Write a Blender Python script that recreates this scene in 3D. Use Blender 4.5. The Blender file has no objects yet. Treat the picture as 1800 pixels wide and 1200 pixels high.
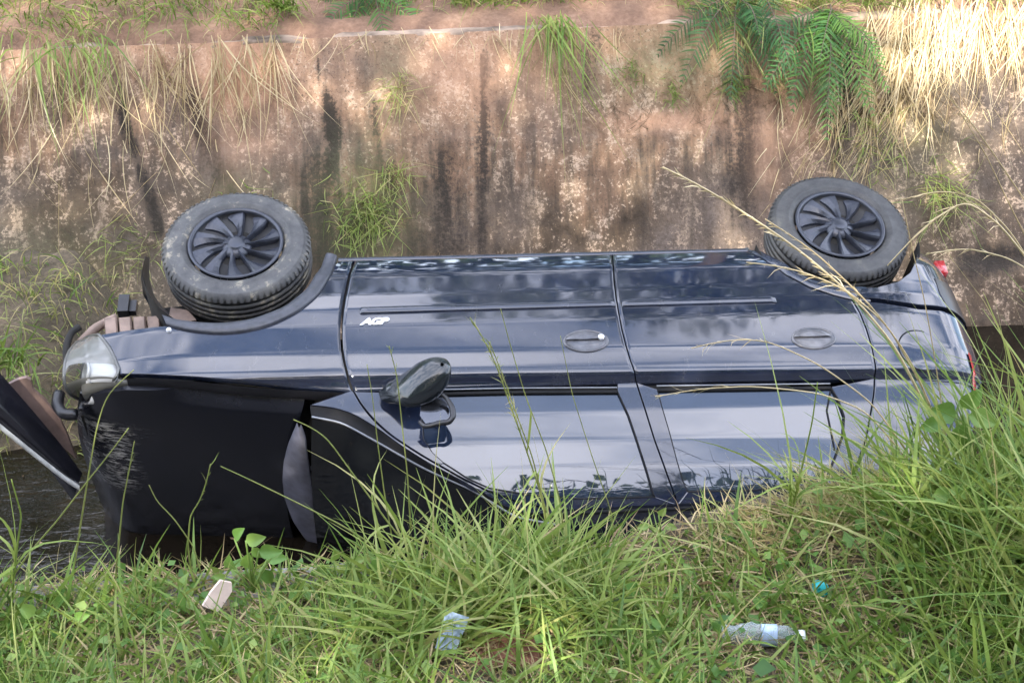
import bpy, math, random
import numpy as np
from mathutils import Matrix, Vector

random.seed(7); RNG = np.random.default_rng(11)
scene = bpy.context.scene
col = scene.collection
rad = math.radians

# ------------------------------------------------------------------ camera
CAM_POS = np.array([0.5526, -5.1126, 3.0821])
CAM_ROWS = np.array([[0.99450317, -0.10099578, 0.02762792],
                     [0.0296324, 0.52454809, 0.85086499],
                     [-0.10042595, -0.84536924, 0.52465748]])   # right, up, back
FOCAL = 2308.36 / 1800.0                                          # in picture widths
cd = bpy.data.cameras.new('camera'); cam = bpy.data.objects.new('camera', cd); col.objects.link(cam)
M = Matrix.Identity(4)
for i in range(3):
    for j in range(3):
        M[i][j] = CAM_ROWS[j][i]
    M[i][3] = CAM_POS[i]
cam.matrix_world = M
cd.sensor_fit = 'HORIZONTAL'; cd.sensor_width = 36.0; cd.lens = 36.0 * FOCAL
cd.clip_start = 0.05; cd.clip_end = 500
scene.camera = cam

# ------------------------------------------------------------------ sky, sun, exposure
SUN_AZ = np.array([-0.30, -0.954]); SUN_EL = rad(36)
world = bpy.data.worlds.new('World'); scene.world = world; world.use_nodes = True
wn = world.node_tree.nodes; wl = world.node_tree.links
bg = wn['Background']; bg.inputs['Strength'].default_value = 0.13
sky = wn.new('ShaderNodeTexSky'); sky.sky_type = 'NISHITA'; sky.sun_disc = False
sky.sun_elevation = SUN_EL; sky.sun_rotation = math.atan2(SUN_AZ[0], SUN_AZ[1]) % (2 * math.pi)
sky.air_density = 1.2; sky.dust_density = 2.0
wtc = wn.new('ShaderNodeTexCoord'); wmp = wn.new('ShaderNodeMapping')
wmp.inputs['Scale'].default_value = (.9, 4.6, 4.6); wmp.inputs['Location'].default_value = (.4, .3, .1)
wno = wn.new('ShaderNodeTexNoise'); wno.inputs['Scale'].default_value = 2.3; wno.inputs['Detail'].default_value = 6
wno.inputs['Roughness'].default_value = .55; wno.inputs['Distortion'].default_value = .5
wcr = wn.new('ShaderNodeValToRGB'); wcr.color_ramp.elements[0].position = .42; wcr.color_ramp.elements[1].position = .60
wcr.color_ramp.elements[0].color = (.02, .02, .02, 1); wcr.color_ramp.elements[1].color = (.90, .90, .90, 1)
wmx = wn.new('ShaderNodeMixRGB'); wmx.inputs['Color2'].default_value = (8.3, 8.4, 9.4, 1)
wl.new(wtc.outputs['Generated'], wmp.inputs['Vector']); wl.new(wmp.outputs['Vector'], wno.inputs['Vector'])
wl.new(wno.outputs['Fac'], wcr.inputs['Fac']); wl.new(wcr.outputs['Color'], wmx.inputs['Fac'])
wl.new(sky.outputs['Color'], wmx.inputs['Color1']); wl.new(wmx.outputs['Color'], bg.inputs['Color'])
sd = bpy.data.lights.new('sun', 'SUN'); sd.energy = 3.0; sd.angle = rad(.55); sd.color = (1.0, .93, .80)
so = bpy.data.objects.new('sun', sd); col.objects.link(so)
sv = Vector((-SUN_AZ[0] * math.cos(SUN_EL), -SUN_AZ[1] * math.cos(SUN_EL), -math.sin(SUN_EL)))
so.rotation_euler = sv.to_track_quat('-Z', 'Y').to_euler(); so.location = (-3, -12, 14)
scene.view_settings.view_transform = 'Standard'; scene.view_settings.look = 'None'
scene.view_settings.exposure = 2.62; scene.view_settings.gamma = 1.0; scene.view_settings.use_curve_mapping = False

# ------------------------------------------------------------------ measuring: where a line of sight meets a surface of the place
ROLL = rad(20)
LROT = np.array([[1, 0, 0], [0, math.cos(ROLL), -math.sin(ROLL)], [0, math.sin(ROLL), math.cos(ROLL)]])   # car -> world

def sight(px, py):
    d = CAM_ROWS.T @ np.array([(px - 900) / 1800 / FOCAL, -(py - 600) / 1800 / FOCAL, -1.0])
    return CAM_POS, d / np.linalg.norm(d)

def at_axis(px, py, ax, v):                 # world plane
    o, d = sight(px, py); return o + d * ((v - o[ax]) / d[ax])

def car_at(px, py, ax, v):                  # plane in car space (a rearward, b down, n to the right side)
    o, d = sight(px, py); o = LROT.T @ o; d = LROT.T @ d
    return o + d * ((v - o[ax]) / d[ax])

def wall_z(x): return .80 + .035 * x
def wall_pt(x, s, off=0.0):                 # far channel wall: s = 0 coping, s = 1 water line
    z = wall_z(x) * (1 - s) - .5 * s
    return np.array([x, 1.6 - .86 * s - off * .83, z + off * .55])
def on_wall(px, py):
    o, d = sight(px, py)
    lo = 4.0; best = None
    for t in np.linspace(4, 11, 1500):
        p = o + d * t
        s = (1.6 - p[1]) / .86
        if p[2] <= wall_z(p[0]) * (1 - s) - .5 * s:
            return p[0], s
    p = o + d * 8; return p[0], 0.0

# ------------------------------------------------------------------ numpy noise
def _hash(ix, iy, seed):
    n = (ix.astype(np.int64) * 374761393 + iy.astype(np.int64) * 668265263 + seed * 1442695041) & 0xffffffff
    n = ((n ^ (n >> 13)) * 1274126177) & 0xffffffff
    return ((n ^ (n >> 16)) & 0xffff) / 65535.0
def vnoise(x, y, seed=0):
    x = np.asarray(x, float); y = np.asarray(y, float)
    ix = np.floor(x); iy = np.floor(y); fx = x - ix; fy = y - iy
    fx = fx * fx * (3 - 2 * fx); fy = fy * fy * (3 - 2 * fy)
    a = _hash(ix, iy, seed); b = _hash(ix + 1, iy, seed); c = _hash(ix, iy + 1, seed); d = _hash(ix + 1, iy + 1, seed)
    return (a * (1 - fx) + b * fx) * (1 - fy) + (c * (1 - fx) + d * fx) * fy
def fbm(x, y, seed=0, o=4):
    v = 0; amp = .5; t = 0
    for k in range(o):
        v = v + amp * vnoise(np.asarray(x) * 2 ** k, np.asarray(y) * 2 ** k, seed + k * 17); t += amp; amp *= .5
    return v / t
def sstep(a, b, x):
    t = np.clip((np.asarray(x, float) - a) / (b - a), 0, 1); return t * t * (3 - 2 * t)

# ------------------------------------------------------------------ materials
def newmat(name):
    m = bpy.data.materials.new(name); m.use_nodes = True
    return m, m.node_tree.nodes, m.node_tree.links, m.node_tree.nodes['Principled BSDF']
def setp(b, **k):
    nm = dict(base='Base Color', rough='Roughness', metal='Metallic', ior='IOR', spec='Specular IOR Level', coat='Coat Weight',
              coatr='Coat Roughness', coatior='Coat IOR', alpha='Alpha', trans='Transmission Weight')
    for q, v in k.items():
        b.inputs[nm[q]].default_value = (*v, 1) if q == 'base' else v
def noise(n, l, scale, detail=4, rough=.55, vec=None, dist=0.0):
    t = n.new('ShaderNodeTexNoise'); t.inputs['Scale'].default_value = scale; t.inputs['Detail'].default_value = detail
    t.inputs['Roughness'].default_value = rough; t.inputs['Distortion'].default_value = dist
    if vec is not None: l.new(vec, t.inputs['Vector'])
    return t.outputs['Fac']
def ramp(n, l, fac, stops):
    r = n.new('ShaderNodeValToRGB'); e = r.color_ramp.elements
    while len(e) < len(stops): e.new(.5)
    for q, (p, c) in zip(e, stops):
        q.position = p; q.color = (*c, 1) if isinstance(c, tuple) else (c, c, c, 1)
    l.new(fac, r.inputs['Fac']); return r.outputs['Color']
def mix(n, l, fac, a, b, mode='MIX'):
    m = n.new('ShaderNodeMixRGB'); m.blend_type = mode
    for s, v in (('Fac', fac), ('Color1', a), ('Color2', b)):
        if isinstance(v, (int, float)): m.inputs[s].default_value = v if s == 'Fac' else (v, v, v, 1)
        elif isinstance(v, tuple): m.inputs[s].default_value = (*v, 1)
        else: l.new(v, m.inputs[s])
    return m.outputs['Color']
def math_(n, l, op, a, b):
    m = n.new('ShaderNodeMath'); m.operation = op
    for i, v in enumerate((a, b)):
        if isinstance(v, (int, float)): m.inputs[i].default_value = v
        else: l.new(v, m.inputs[i])
    return m.outputs[0]
def bump(n, l, b, h, strength=.3, dist=.01):
    u = n.new('ShaderNodeBump'); u.inputs['Strength'].default_value = strength; u.inputs['Distance'].default_value = dist
    l.new(h, u.inputs['Height']); l.new(u.outputs['Normal'], b.inputs['Normal'])
def objco(n): return n.new('ShaderNodeTexCoord').outputs['Object']
def mapped(n, l, v, scale, rot=(0, 0, 0)):
    m = n.new('ShaderNodeMapping'); m.inputs['Scale'].default_value = scale; m.inputs['Rotation'].default_value = rot
    l.new(v, m.inputs['Vector']); return m.outputs['Vector']
def attr(n, name):
    a = n.new('ShaderNodeAttribute'); a.attribute_name = name; return a.outputs['Fac']

def simple(name, base, rough=.5, metal=0.0, vary=.25, nscale=30, **k):
    m, n, l, b = newmat(name); setp(b, rough=rough, metal=metal, **k)
    f = noise(n, l, nscale, 4, .6, objco(n))
    l.new(ramp(n, l, f, [(.3, tuple(c * (1 - vary) for c in base)), (.7, tuple(min(1, c * (1 + vary)) for c in base))]), b.inputs['Base Color'])
    return m

def paint_mat():
    m, n, l, b = newmat('black_blue_paint')
    co = objco(n)
    f1 = noise(n, l, 2.2, 6, .65, mapped(n, l, co, (1, 2.2, 1)))
    f2 = noise(n, l, 60, 3, .7, co)
    dust = ramp(n, l, mix(n, l, .35, f1, f2), [(.42, 0.0), (.74, .22)])
    l.new(mix(n, l, dust, (.008, .013, .030), (.12, .11, .11)), b.inputs['Base Color'])
    l.new(ramp(n, l, f1, [(.3, .02), (.75, .10)]), b.inputs['Roughness'])
    setp(b, ior=1.68, coat=.2, coatr=.03)
    sp = ramp(n, l, noise(n, l, 28, 5, .75, mapped(n, l, co, (1, .5, 1))), [(.57, 0.0), (.69, .55)])
    l.new(mix(n, l, math_(n, l, 'MAXIMUM', dust, math_(n, l, 'MULTIPLY', sp, f1)), (.007, .0115, .028), (.10, .095, .09)), b.inputs['Base Color'])
    w = noise(n, l, 5.0, 2, .5, co); bump(n, l, b, w, .05, .01)
    return m
PAINT = paint_mat()

def bonnet_mat():
    m, n, l, b = newmat('scuffed_black_paint')
    co = objco(n)
    sep = n.new('ShaderNodeSeparateXYZ'); l.new(co, sep.inputs[0])
    sc = noise(n, l, 26, 6, .75, mapped(n, l, co, (.55, 1, 3.0), (0, .35, 0)), .6)
    at = attr(n, 'scuff')
    at = math_(n, l, 'MULTIPLY', at, ramp(n, l, noise(n, l, 8, 4, .7, co), [(.40, .12), (.60, 1.0)]))
    k = math_(n, l, 'MULTIPLY', at, ramp(n, l, sc, [(.49, 0.0), (.56, 1.0)]))
    f1 = noise(n, l, 3, 5, .6, co)
    base = mix(n, l, ramp(n, l, f1, [(.4, 0.0), (.8, .05)]), (.008, .009, .014), (.16, .14, .12))
    l.new(mix(n, l, k, base, (.56, .54, .52)), b.inputs['Base Color'])
    l.new(mix(n, l, k, (.22, .22, .22), (.6, .6, .6)), b.inputs['Roughness'])
    setp(b, ior=1.45)
    return m
BONNET = bonnet_mat()

def glass_mat():
    m, n, l, b = newmat('tinted_window_glass')
    setp(b, base=(.012, .014, .018), rough=.015, ior=1.78, coat=.25, coatr=.01)
    co = objco(n)
    f = noise(n, l, 4, 5, .6, mapped(n, l, co, (1, 2, 1)))
    d = ramp(n, l, f, [(.4, 0.0), (.8, .10)])
    l.new(mix(n, l, d, (.009, .016, .034), (.15, .15, .16)), b.inputs['Base Color'])
    bump(n, l, b, noise(n, l, 2.5, 1, .5, co), .05, .01)
    return m
GLASS = glass_mat()
SCREEN = simple('dark_windscreen_glass', (.006, .007, .008), .05, 0, .2, 5, ior=1.5)
RUBBER = simple('black_rubber_seal', (.006, .006, .007), .7, spec=.25)
PLASTIC = simple('grey_black_plastic', (.040, .043, .055), .42, 0, .3, 40)
BLACKP = simple('black_plastic', (.012, .012, .015), .35)
DARK = simple('dark_underbody', (.012, .011, .010), .85)
SILVER = simple('silver_badge', (.75, .76, .8), .25, .3, .05)
MUDDY = simple('muddy_foam', (.22, .16, .13), .8, 0, .4, 14)
BROWNP = simple('brown_dusty_plastic', (.15, .10, .085), .6, 0, .3, 18)
PALEP = simple('pale_bumper_lip', (.42, .42, .40), .5, 0, .3, 25)
GREYMETAL = simple('grey_metal', (.22, .23, .25), .4, .5, .2)
REDLENS = simple('red_lamp_plastic', (.36, .015, .02), .12, 0, .2, 8, coat=.6)
WHITEPL = simple('white_lamp_plastic', (.48, .49, .52), .18, 0, .06, 6, coat=.5)
LAMPGREY = simple('grey_lamp_reflector', (.13, .13, .125), .3, .35, .12, 9)
MIRRORG = simple('mirror_glass', (.10, .105, .12), .04, .9, .05)
COVER = simple('dark_grey_wheel_paint', (.036, .040, .054), .30, .2, .25, 25)

def tyre_mat(name, mud, k=1.0, lo=.585):
    m, n, l, b = newmat(name); co = objco(n)
    f = noise(n, l, 9, 6, .7, co); g = noise(n, l, 45, 4, .7, co)
    base = ramp(n, l, f, [(.3, (.022 * k, .022 * k, .025 * k)), (.55, (.050 * k, .050 * k, .050 * k)), (.75, (.10 * k, .095 * k, .075 * k))])
    sc = ramp(n, l, mix(n, l, .35, f, g), [(lo, 0.0), (lo + .09, mud)])
    l.new(mix(n, l, sc, base, (.33, .29, .22)), b.inputs['Base Color'])
    l.new(ramp(n, l, g, [(.3, .45), (.7, .8)]), b.inputs['Roughness'])
    bump(n, l, b, g, .4, .004)
    return m
TYRE_F = tyre_mat('worn_scuffed_rubber', .8, 1.45, .535); TYRE_R = tyre_mat('dark_tyre_rubber', .12)

def lens_mat():
    m, n, l, b = newmat('clear_lamp_lens')
    out = n['Material Output']; tr = n.new('ShaderNodeBsdfTransparent'); tr.inputs['Color'].default_value = (.93, .93, .90, 1)
    setp(b, base=(.16, .16, .15), rough=.05, ior=1.5)
    fr = n.new('ShaderNodeFresnel'); fr.inputs['IOR'].default_value = 1.55
    fac = math_(n, l, 'ADD', math_(n, l, 'MULTIPLY', fr.outputs[0], .8), .05)
    ms = n.new('ShaderNodeMixShader'); l.new(fac, ms.inputs[0]); l.new(tr.outputs[0], ms.inputs[1]); l.new(b.outputs[0], ms.inputs[2])
    l.new(ms.outputs[0], out.inputs['Surface'])
    return m
LENS = lens_mat()

def leaf_mat(name, stops, gloss=.45, trans=.35):
    m, n, l, b = newmat(name); out = n['Material Output']
    t = attr(n, 'tint'); co = objco(n)
    f = noise(n, l, 30, 3, .6, co)
    c = ramp(n, l, math_(n, l, 'ADD', t, math_(n, l, 'MULTIPLY', math_(n, l, 'SUBTRACT', f, .5), .25)), stops)
    l.new(c, b.inputs['Base Color']); setp(b, rough=gloss, spec=.3)
    tl = n.new('ShaderNodeBsdfTranslucent'); l.new(mix(n, l, .35, c, (.30, .34, .04)), tl.inputs['Color'])
    ms = n.new('ShaderNodeMixShader'); ms.inputs[0].default_value = trans
    l.new(b.outputs[0], ms.inputs[1]); l.new(tl.outputs[0], ms.inputs[2]); l.new(ms.outputs[0], out.inputs['Surface'])
    return m
GRASS = leaf_mat('grass_blade', [(0, (.035, .080, .018)), (.35, (.11, .195, .038)), (.60, (.24, .31, .075)), (.80, (.33, .34, .13)), (1, (.48, .37, .20))])
STRAW = leaf_mat('dry_straw', [(0, (.16, .11, .06)), (.4, (.34, .25, .13)), (.75, (.52, .41, .24)), (1, (.66, .56, .36))], .6, .2)
ROOTS = leaf_mat('dead_roots', [(0, (.05, .035, .022)), (.5, (.17, .115, .07)), (1, (.36, .27, .17))], .8, .05)
BROAD = leaf_mat('broad_leaf', [(0, (.05, .13, .03)), (.5, (.13, .25, .055)), (1, (.26, .36, .10))], .4, .35)
FERN = leaf_mat('feathery_leaf', [(0, (.018, .06, .022)), (.5, (.045, .13, .035)), (1, (.13, .25, .045))], .5, .3)
WOOD = simple('bark', (.10, .075, .055), .9, 0, .4, 12)
TREELEAF = leaf_mat('tree_leaf', [(0, (.02, .045, .012)), (1, (.07, .11, .03))], .5, .25)

def soil_mat():
    m, n, l, b = newmat('reddish_soil'); co = objco(n)
    f = noise(n, l, 3, 8, .65, co); g = noise(n, l, 40, 5, .7, co)
    c = ramp(n, l, mix(n, l, .4, f, g), [(.3, (.075, .045, .030)), (.5, (.20, .115, .075)), (.7, (.34, .22, .15))])
    l.new(c, b.inputs['Base Color']); setp(b, rough=.95)
    bump(n, l, b, g, .8, .02)
    return m
SOIL = soil_mat()
def bank_mat():
    m, n, l, b = newmat('bank_earth'); co = objco(n)
    f = noise(n, l, 4, 8, .65, co); g = noise(n, l, 55, 5, .7, co)
    c = ramp(n, l, mix(n, l, .5, f, g), [(.3, (.035, .028, .018)), (.5, (.10, .078, .05)), (.72, (.24, .18, .125))])
    l.new(c, b.inputs['Base Color']); setp(b, rough=.95); bump(n, l, b, g, .9, .02)
    return m
BANK = bank_mat()

def wall_mat():
    m, n, l, b = newmat('weathered_channel_concrete'); co = objco(n)
    big = noise(n, l, 1.6, 6, .6, co)
    mid = noise(n, l, 9, 7, .7, mapped(n, l, co, (1, .6, .6)), .4)
    fine = noise(n, l, 48, 5, .75, co)
    stre = noise(n, l, 14, 5, .6, mapped(n, l, co, (1.4, .12, .12)))
    height = attr(n, 'low')
    light = ramp(n, l, mid, [(.30, (.15, .088, .056)), (.50, (.32, .195, .122)), (.72, (.46, .315, .21))])
    lower = ramp(n, l, mid, [(.30, (.032, .023, .015)), (.52, (.092, .064, .042)), (.74, (.215, .157, .105))])
    k = math_(n, l, 'ADD', height, math_(n, l, 'MULTIPLY', math_(n, l, 'SUBTRACT', mix(n, l, .5, big, stre), .5), 1.5))
    c = mix(n, l, ramp(n, l, k, [(.17, 0.0), (.55, 1.0)]), light, lower)
    grey = ramp(n, l, big, [(.42, 0.0), (.66, .55)])
    c = mix(n, l, grey, c, ramp(n, l, fine, [(.3, (.09, .068, .057)), (.7, (.25, .20, .17))]))
    # pale lichen flecks
    fl = ramp(n, l, math_(n, l, 'ADD', fine, math_(n, l, 'MULTIPLY', math_(n, l, 'SUBTRACT', mid, .5), .7)), [(.56, 0.0), (.62, .75)])
    c = mix(n, l, fl, c, (.52, .385, .275))
    run = ramp(n, l, mix(n, l, .35, noise(n, l, 7, 6, .65, mapped(n, l, co, (1.3, .16, .16), (0, 0, 0))), mid), [(.52, 0.0), (.66, .80)])
    c = mix(n, l, math_(n, l, 'MULTIPLY', run, ramp(n, l, k, [(.15, .25), (.6, 1.0)])), c, (.045, .034, .026))
    # black algae
    a = attr(n, 'algae')
    am = math_(n, l, 'ADD', math_(n, l, 'MULTIPLY', a, 1.05), math_(n, l, 'MULTIPLY', math_(n, l, 'SUBTRACT', mix(n, l, .45, fine, mix(n, l, .6, mid, stre)), .5), 3.2))
    c = mix(n, l, ramp(n, l, am, [(.44, 0.0), (.80, .93)]), c, (.022, .018, .015))
    # small dark pits
    pit = ramp(n, l, noise(n, l, 85, 3, .6, co), [(.33, .75), (.42, 0.0)])
    c = mix(n, l, pit, c, (.05, .036, .028))
    # orange clay run-off and moss
    c = mix(n, l, math_(n, l, 'MULTIPLY', attr(n, 'clay'), ramp(n, l, mid, [(.25, .35), (.6, 1.0)])), c, (.50, .29, .185))
    c = mix(n, l, math_(n, l, 'MULTIPLY', attr(n, 'moss'), ramp(n, l, fine, [(.35, .2), (.6, .9)])), c, (.11, .125, .05))
    l.new(c, b.inputs['Base Color']); setp(b, rough=.92, spec=.25)
    bump(n, l, b, mix(n, l, .5, fine, mid), .9, .02)
    return m
WALL = wall_mat()
COPING = simple('pale_concrete_edge', (.27, .20, .15), .9, 0, .75, 6)
def nearwall_mat():
    m, n, l, b = newmat('grey_stained_concrete'); co = objco(n)
    f = noise(n, l, 6, 7, .7, co); g = noise(n, l, 60, 4, .7, co)
    l.new(ramp(n, l, mix(n, l, .4, f, g), [(.3, (.06, .055, .05)), (.5, (.20, .19, .18)), (.7, (.38, .36, .34))]), b.inputs['Base Color'])
    setp(b, rough=.9); bump(n, l, b, g, .6, .01); return m
NEARC = nearwall_mat()
def water_mat():
    m, n, l, b = newmat('dark_still_water'); co = objco(n)
    setp(b, base=(.010, .0075, .005), rough=.035, ior=1.40)
    f = noise(n, l, 9, 3, .5, mapped(n, l, co, (1, 2.2, 1)), .6); g = noise(n, l, 30, 2, .5, co)
    bump(n, l, b, mix(n, l, .25, f, g), .14, .05)
    return m
WATER = water_mat()

# ------------------------------------------------------------------ mesh helpers
def tag(o, label=None, cat=None, group=None, kind=None):
    for k, v in (('label', label), ('category', cat), ('group', group), ('kind', kind)):
        if v: o[k] = v
    return o
def link(name, me, parent=None):
    o = bpy.data.objects.new(name, me); col.objects.link(o)
    if parent is not None: o.parent = parent
    return o
def obj(name, V, F, mat, parent=None, smooth=True, attrs=None):
    V = np.asarray(V, float)
    me = bpy.data.meshes.new(name)
    if isinstance(F, np.ndarray) and F.ndim == 2:
        k = F.shape[1]
        me.vertices.add(len(V)); me.vertices.foreach_set('co', V.astype(np.float32).ravel())
        me.loops.add(F.size); me.loops.foreach_set('vertex_index', F.astype(np.int32).ravel())
        me.polygons.add(len(F)); me.polygons.foreach_set('loop_start', np.arange(0, F.size, k, dtype=np.int32))
        me.update(calc_edges=True)
    else:
        me.from_pydata([tuple(v) for v in V], [], [tuple(int(q) for q in f) for f in F]); me.update()
    me.validate()
    if smooth: me.polygons.foreach_set('use_smooth', np.ones(len(me.polygons), dtype=bool))
    for nm, a in (attrs or {}).items():
        at = me.attributes.new(nm, 'FLOAT', 'POINT'); at.data.foreach_set('value', np.asarray(a, np.float32).ravel())
    me.materials.append(mat)
    return link(name, me, parent)
def grid_faces(nu, nv, flip=False):
    i = np.arange(nu - 1)[:, None] * nv + np.arange(nv - 1)[None]
    i = i.ravel()
    f = np.stack([i, i + nv, i + nv + 1, i + 1], 1)
    return f[:, ::-1].copy() if flip else f
class MB:                                    # collects shapes into one mesh
    def __init__(s): s.V = []; s.F = []; s.n = 0
    def add(s, V, F):
        V = np.asarray(V, float); s.V.append(V); s.F += [tuple(int(q) + s.n for q in f) for f in F]; s.n += len(V); return s
    def box(s, lo, hi):
        lo = np.array(lo, float); hi = np.array(hi, float)
        V = [[(lo, hi)[i][0], (lo, hi)[j][1], (lo, hi)[k][2]] for i in (0, 1) for j in (0, 1) for k in (0, 1)]
        return s.add(V, [(0, 1, 3, 2), (4, 6, 7, 5), (0, 4, 5, 1), (2, 3, 7, 6), (0, 2, 6, 4), (1, 5, 7, 3)])
    def tube(s, P, r, k=8, cap=True):
        P = np.asarray(P, float); n = len(P); r = np.broadcast_to(np.asarray(r, float), (n,))
        T = np.gradient(P, axis=0); T /= np.linalg.norm(T, axis=1)[:, None] + 1e-12
        up = np.array([0.123, .31, .94]); up = up if abs(T[0] @ up) < .9 else np.array([.9, .2, .1])
        A = np.cross(T, up); A /= np.linalg.norm(A, axis=1)[:, None]; B = np.cross(T, A)
        th = np.linspace(0, 2 * np.pi, k, endpoint=False)
        V = P[:, None] + r[:, None, None] * (np.cos(th)[None, :, None] * A[:, None] + np.sin(th)[None, :, None] * B[:, None])
        F = [(i * k + j, i * k + (j + 1) % k, (i + 1) * k + (j + 1) % k, (i + 1) * k + j) for i in range(n - 1) for j in range(k)]
        if cap: F += [tuple(range(k))[::-1], tuple((n - 1) * k + j for j in range(k))]
        return s.add(V.reshape(-1, 3), F)
    def lathe(s, prof, k=48, c=(0, 0, 0)):   # profile (r, z), around z
        th = np.linspace(0, 2 * np.pi, k, endpoint=False); prof = np.asarray(prof, float); m = len(prof)
        V = np.stack([np.stack([p[0] * np.cos(th), p[0] * np.sin(th), np.full(k, p[1])], 1) for p in prof]).reshape(-1, 3) + np.array(c)
        F = [(i * k + j, i * k + (j + 1) % k, (i + 1) * k + (j + 1) % k, (i + 1) * k + j) for i in range(m - 1) for j in range(k)]
        return s.add(V, F)
    def build(s, name, mat, parent=None, smooth=True, attrs=None):
        return obj(name, np.concatenate(s.V), s.F, mat, parent, smooth, attrs)
def empty(name, loc):
    o = bpy.data.objects.new(name, None); o.empty_display_size = .1; col.objects.link(o); o.location = loc; return o
def resample(P, t):
    P = np.asarray(P, float); d = np.r_[0, np.cumsum(np.linalg.norm(np.diff(P, axis=0), axis=1))]; d /= d[-1]
    return np.stack([np.interp(t, d, P[:, i]) for i in range(P.shape[1])], 1)
def smoothline(P, n=60, it=2):
    Q = resample(P, np.linspace(0, 1, n))
    for _ in range(it): Q[1:-1] = (Q[:-2] + 2 * Q[1:-1] + Q[2:]) / 4
    return Q

# ================================================================== THE SETTING
# far channel wall ------------------------------------------------------------
STREAKS = [  # sight points of dark runs on the wall, half width m, strength
    ([(850, 105), (850, 200), (848, 330)], .020, 1.0), ([(843, 250), (840, 420)], .06, .62), ([(858, 200), (862, 240)], .03, .6),
    ([(560, 110), (566, 150)], .015, .8), ([(573, 180), (572, 235)], .022, .9), ([(583, 200), (590, 240), (580, 310)], .034, 1.0), ([(660, 185), (658, 230)], .02, .8), ([(512, 150), (515, 250)], .03, .45),
    ([(668, 250), (672, 300)], .03, .6), ([(700, 300), (702, 360)], .03, .7),
    ([(213, 195), (238, 265)], .022, .95), ([(250, 305), (280, 400)], .024, .9), ([(343, 180), (370, 265)], .045, .95), ([(372, 280), (400, 340)], .06, .7),
    ([(1315, 215), (1300, 330)], .11, .75), ([(1260, 225), (1250, 300)], .06, .5), ([(1360, 170), (1335, 240)], .06, .55), ([(1490, 120), (1470, 240)], .06, .75), ([(1400, 240), (1330, 360)], .03, .45),
    ([(1130, 270), (1140, 420)], .07, .45), ([(1040, 240), (1040, 400)], .05, .4), ([(780, 330), (790, 430)], .10, .7), ([(920, 330), (930, 420)], .08, .45),
    ([(560, 370), (580, 440)], .13, .75), ([(700, 380), (720, 435)], .1, .6), ([(1200, 300), (1215, 420)], .12, .4), ([(160, 290), (180, 380)], .1, .4), ([(40, 330), (60, 420)], .12, .4),
    ([(1050, 60), (1030, 130)], .05, .6), ([(1500, 300), (1560, 420)], .2, .35), ([(1690, 240), (1700, 400)], .2, .3), ([(1680, 470), (1790, 452)], .03, .8)]
xs = np.linspace(-9, 13, 620); ss = np.linspace(0, 1.48, 150)
X, S_ = np.meshgrid(xs, ss, indexing='ij')
off = .045 * (fbm(X * 1.3, S_ * 1.6, 3, 5) - .5) + .022 * (fbm(X * 9, S_ * 10, 9, 3) - .5)
off += .014 * sstep(.36, .40, S_ + .05 * fbm(X * 2, S_ * 0, 4, 3))
off += .05 * sstep(.80, .86, S_ - .02 * (X - 4)) * sstep(3.4, 3.8, X)              # footing step
V = np.stack([X, 1.6 - .86 * S_ - off * .83, wall_z(X) * (1 - S_) - .5 * S_ + off * .55], -1).reshape(-1, 3)
alg = np.zeros_like(X)
for pts, w, k in STREAKS:
    q = np.array([on_wall(*p) for p in pts]); q[:, 1] *= 1.5
    q = smoothline(q, 20, 1)
    jit = .012 * (fbm(S_ * 9, X * 3, 21, 3) - .5)
    d = np.min(np.hypot((X + jit)[..., None] - q[None, None, :, 0], (S_[..., None] * 1.5 - q[None, None, :, 1]) * .45), -1)
    alg = np.maximum(alg, k * np.exp(-(d / (w * 1.5)) ** 2))
low = np.clip(.12 + .80 * S_ + .25 * sstep(2.2, 3.2, X) + .22 * sstep(.2, -.6, X) * S_ * 1.5, 0, 1.2)
clay = np.zeros_like(X)
for (px, py), rx, rs, k in [((420, 120), .20, .16, .9), ((1170, 215), .30, .035, .8), ((1395, 180), .14, .22, .55), ((800, 120), .3, .14, .5), ((100, 60), .5, .12, .7), ((430, 250), .18, .10, .45), ((950, 110), .22, .16, .35), ((1350, 250), .10, .2, .4)]:
    x0, s0 = on_wall(px, py)
    clay = np.maximum(clay, k * np.exp(-((X - x0) / rx) ** 2 - ((S_ - s0) / rs) ** 2))
moss = np.zeros_like(X)
for (px, py), rx, rs, k in [((640, 370), .22, .22, .8), ((430, 400), .25, .2, .4), ((1180, 110), .35, .12, .7), ((60, 560), .5, .25, .9), ((690, 130), .12, .2, .4), ((1600, 250), .3, .3, .3)]:
    x0, s0 = on_wall(px, py)
    moss = np.maximum(moss, k * np.exp(-((X - x0) / rx) ** 2 - ((S_ - s0) / rs) ** 2))
fw = empty('channel_wall', (1.0, .74, -.5))
tag(fw, 'weathered pinkish concrete channel wall with black streaks behind the overturned car', 'wall')
base0 = np.array([1.0, .74, -.5])
obj('concrete_slope', V - base0, grid_faces(len(xs), len(ss)), WALL, fw, True, dict(algae=alg, low=low, clay=clay, moss=moss))
cx = np.linspace(-9, 13, 700)
prof = [(0, -.035), (-.004, -.006), (.003, .005), (.06, .008), (.10, -.02)]
CV = []
gap = (fbm(cx * 1.7, cx * 0 + 3, 40, 3) > .36)
for (dy, dz) in prof:
    CV.append(np.stack([cx, 1.603 + dy - .006 * fbm(cx * 7, cx * 0 + dy * 30, 5, 3), wall_z(cx) + dz * (1 if dy else 1) - .010 * fbm(cx * 24, cx * 0, 6, 3) - .022 * sstep(.46, .38, fbm(cx * 1.7, cx * 0 + 3, 40, 4))], 1))
CV = np.stack(CV, 1).reshape(-1, 3)
obj('coping', CV - base0, grid_faces(len(cx), len(prof), True), COPING, fw)

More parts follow.
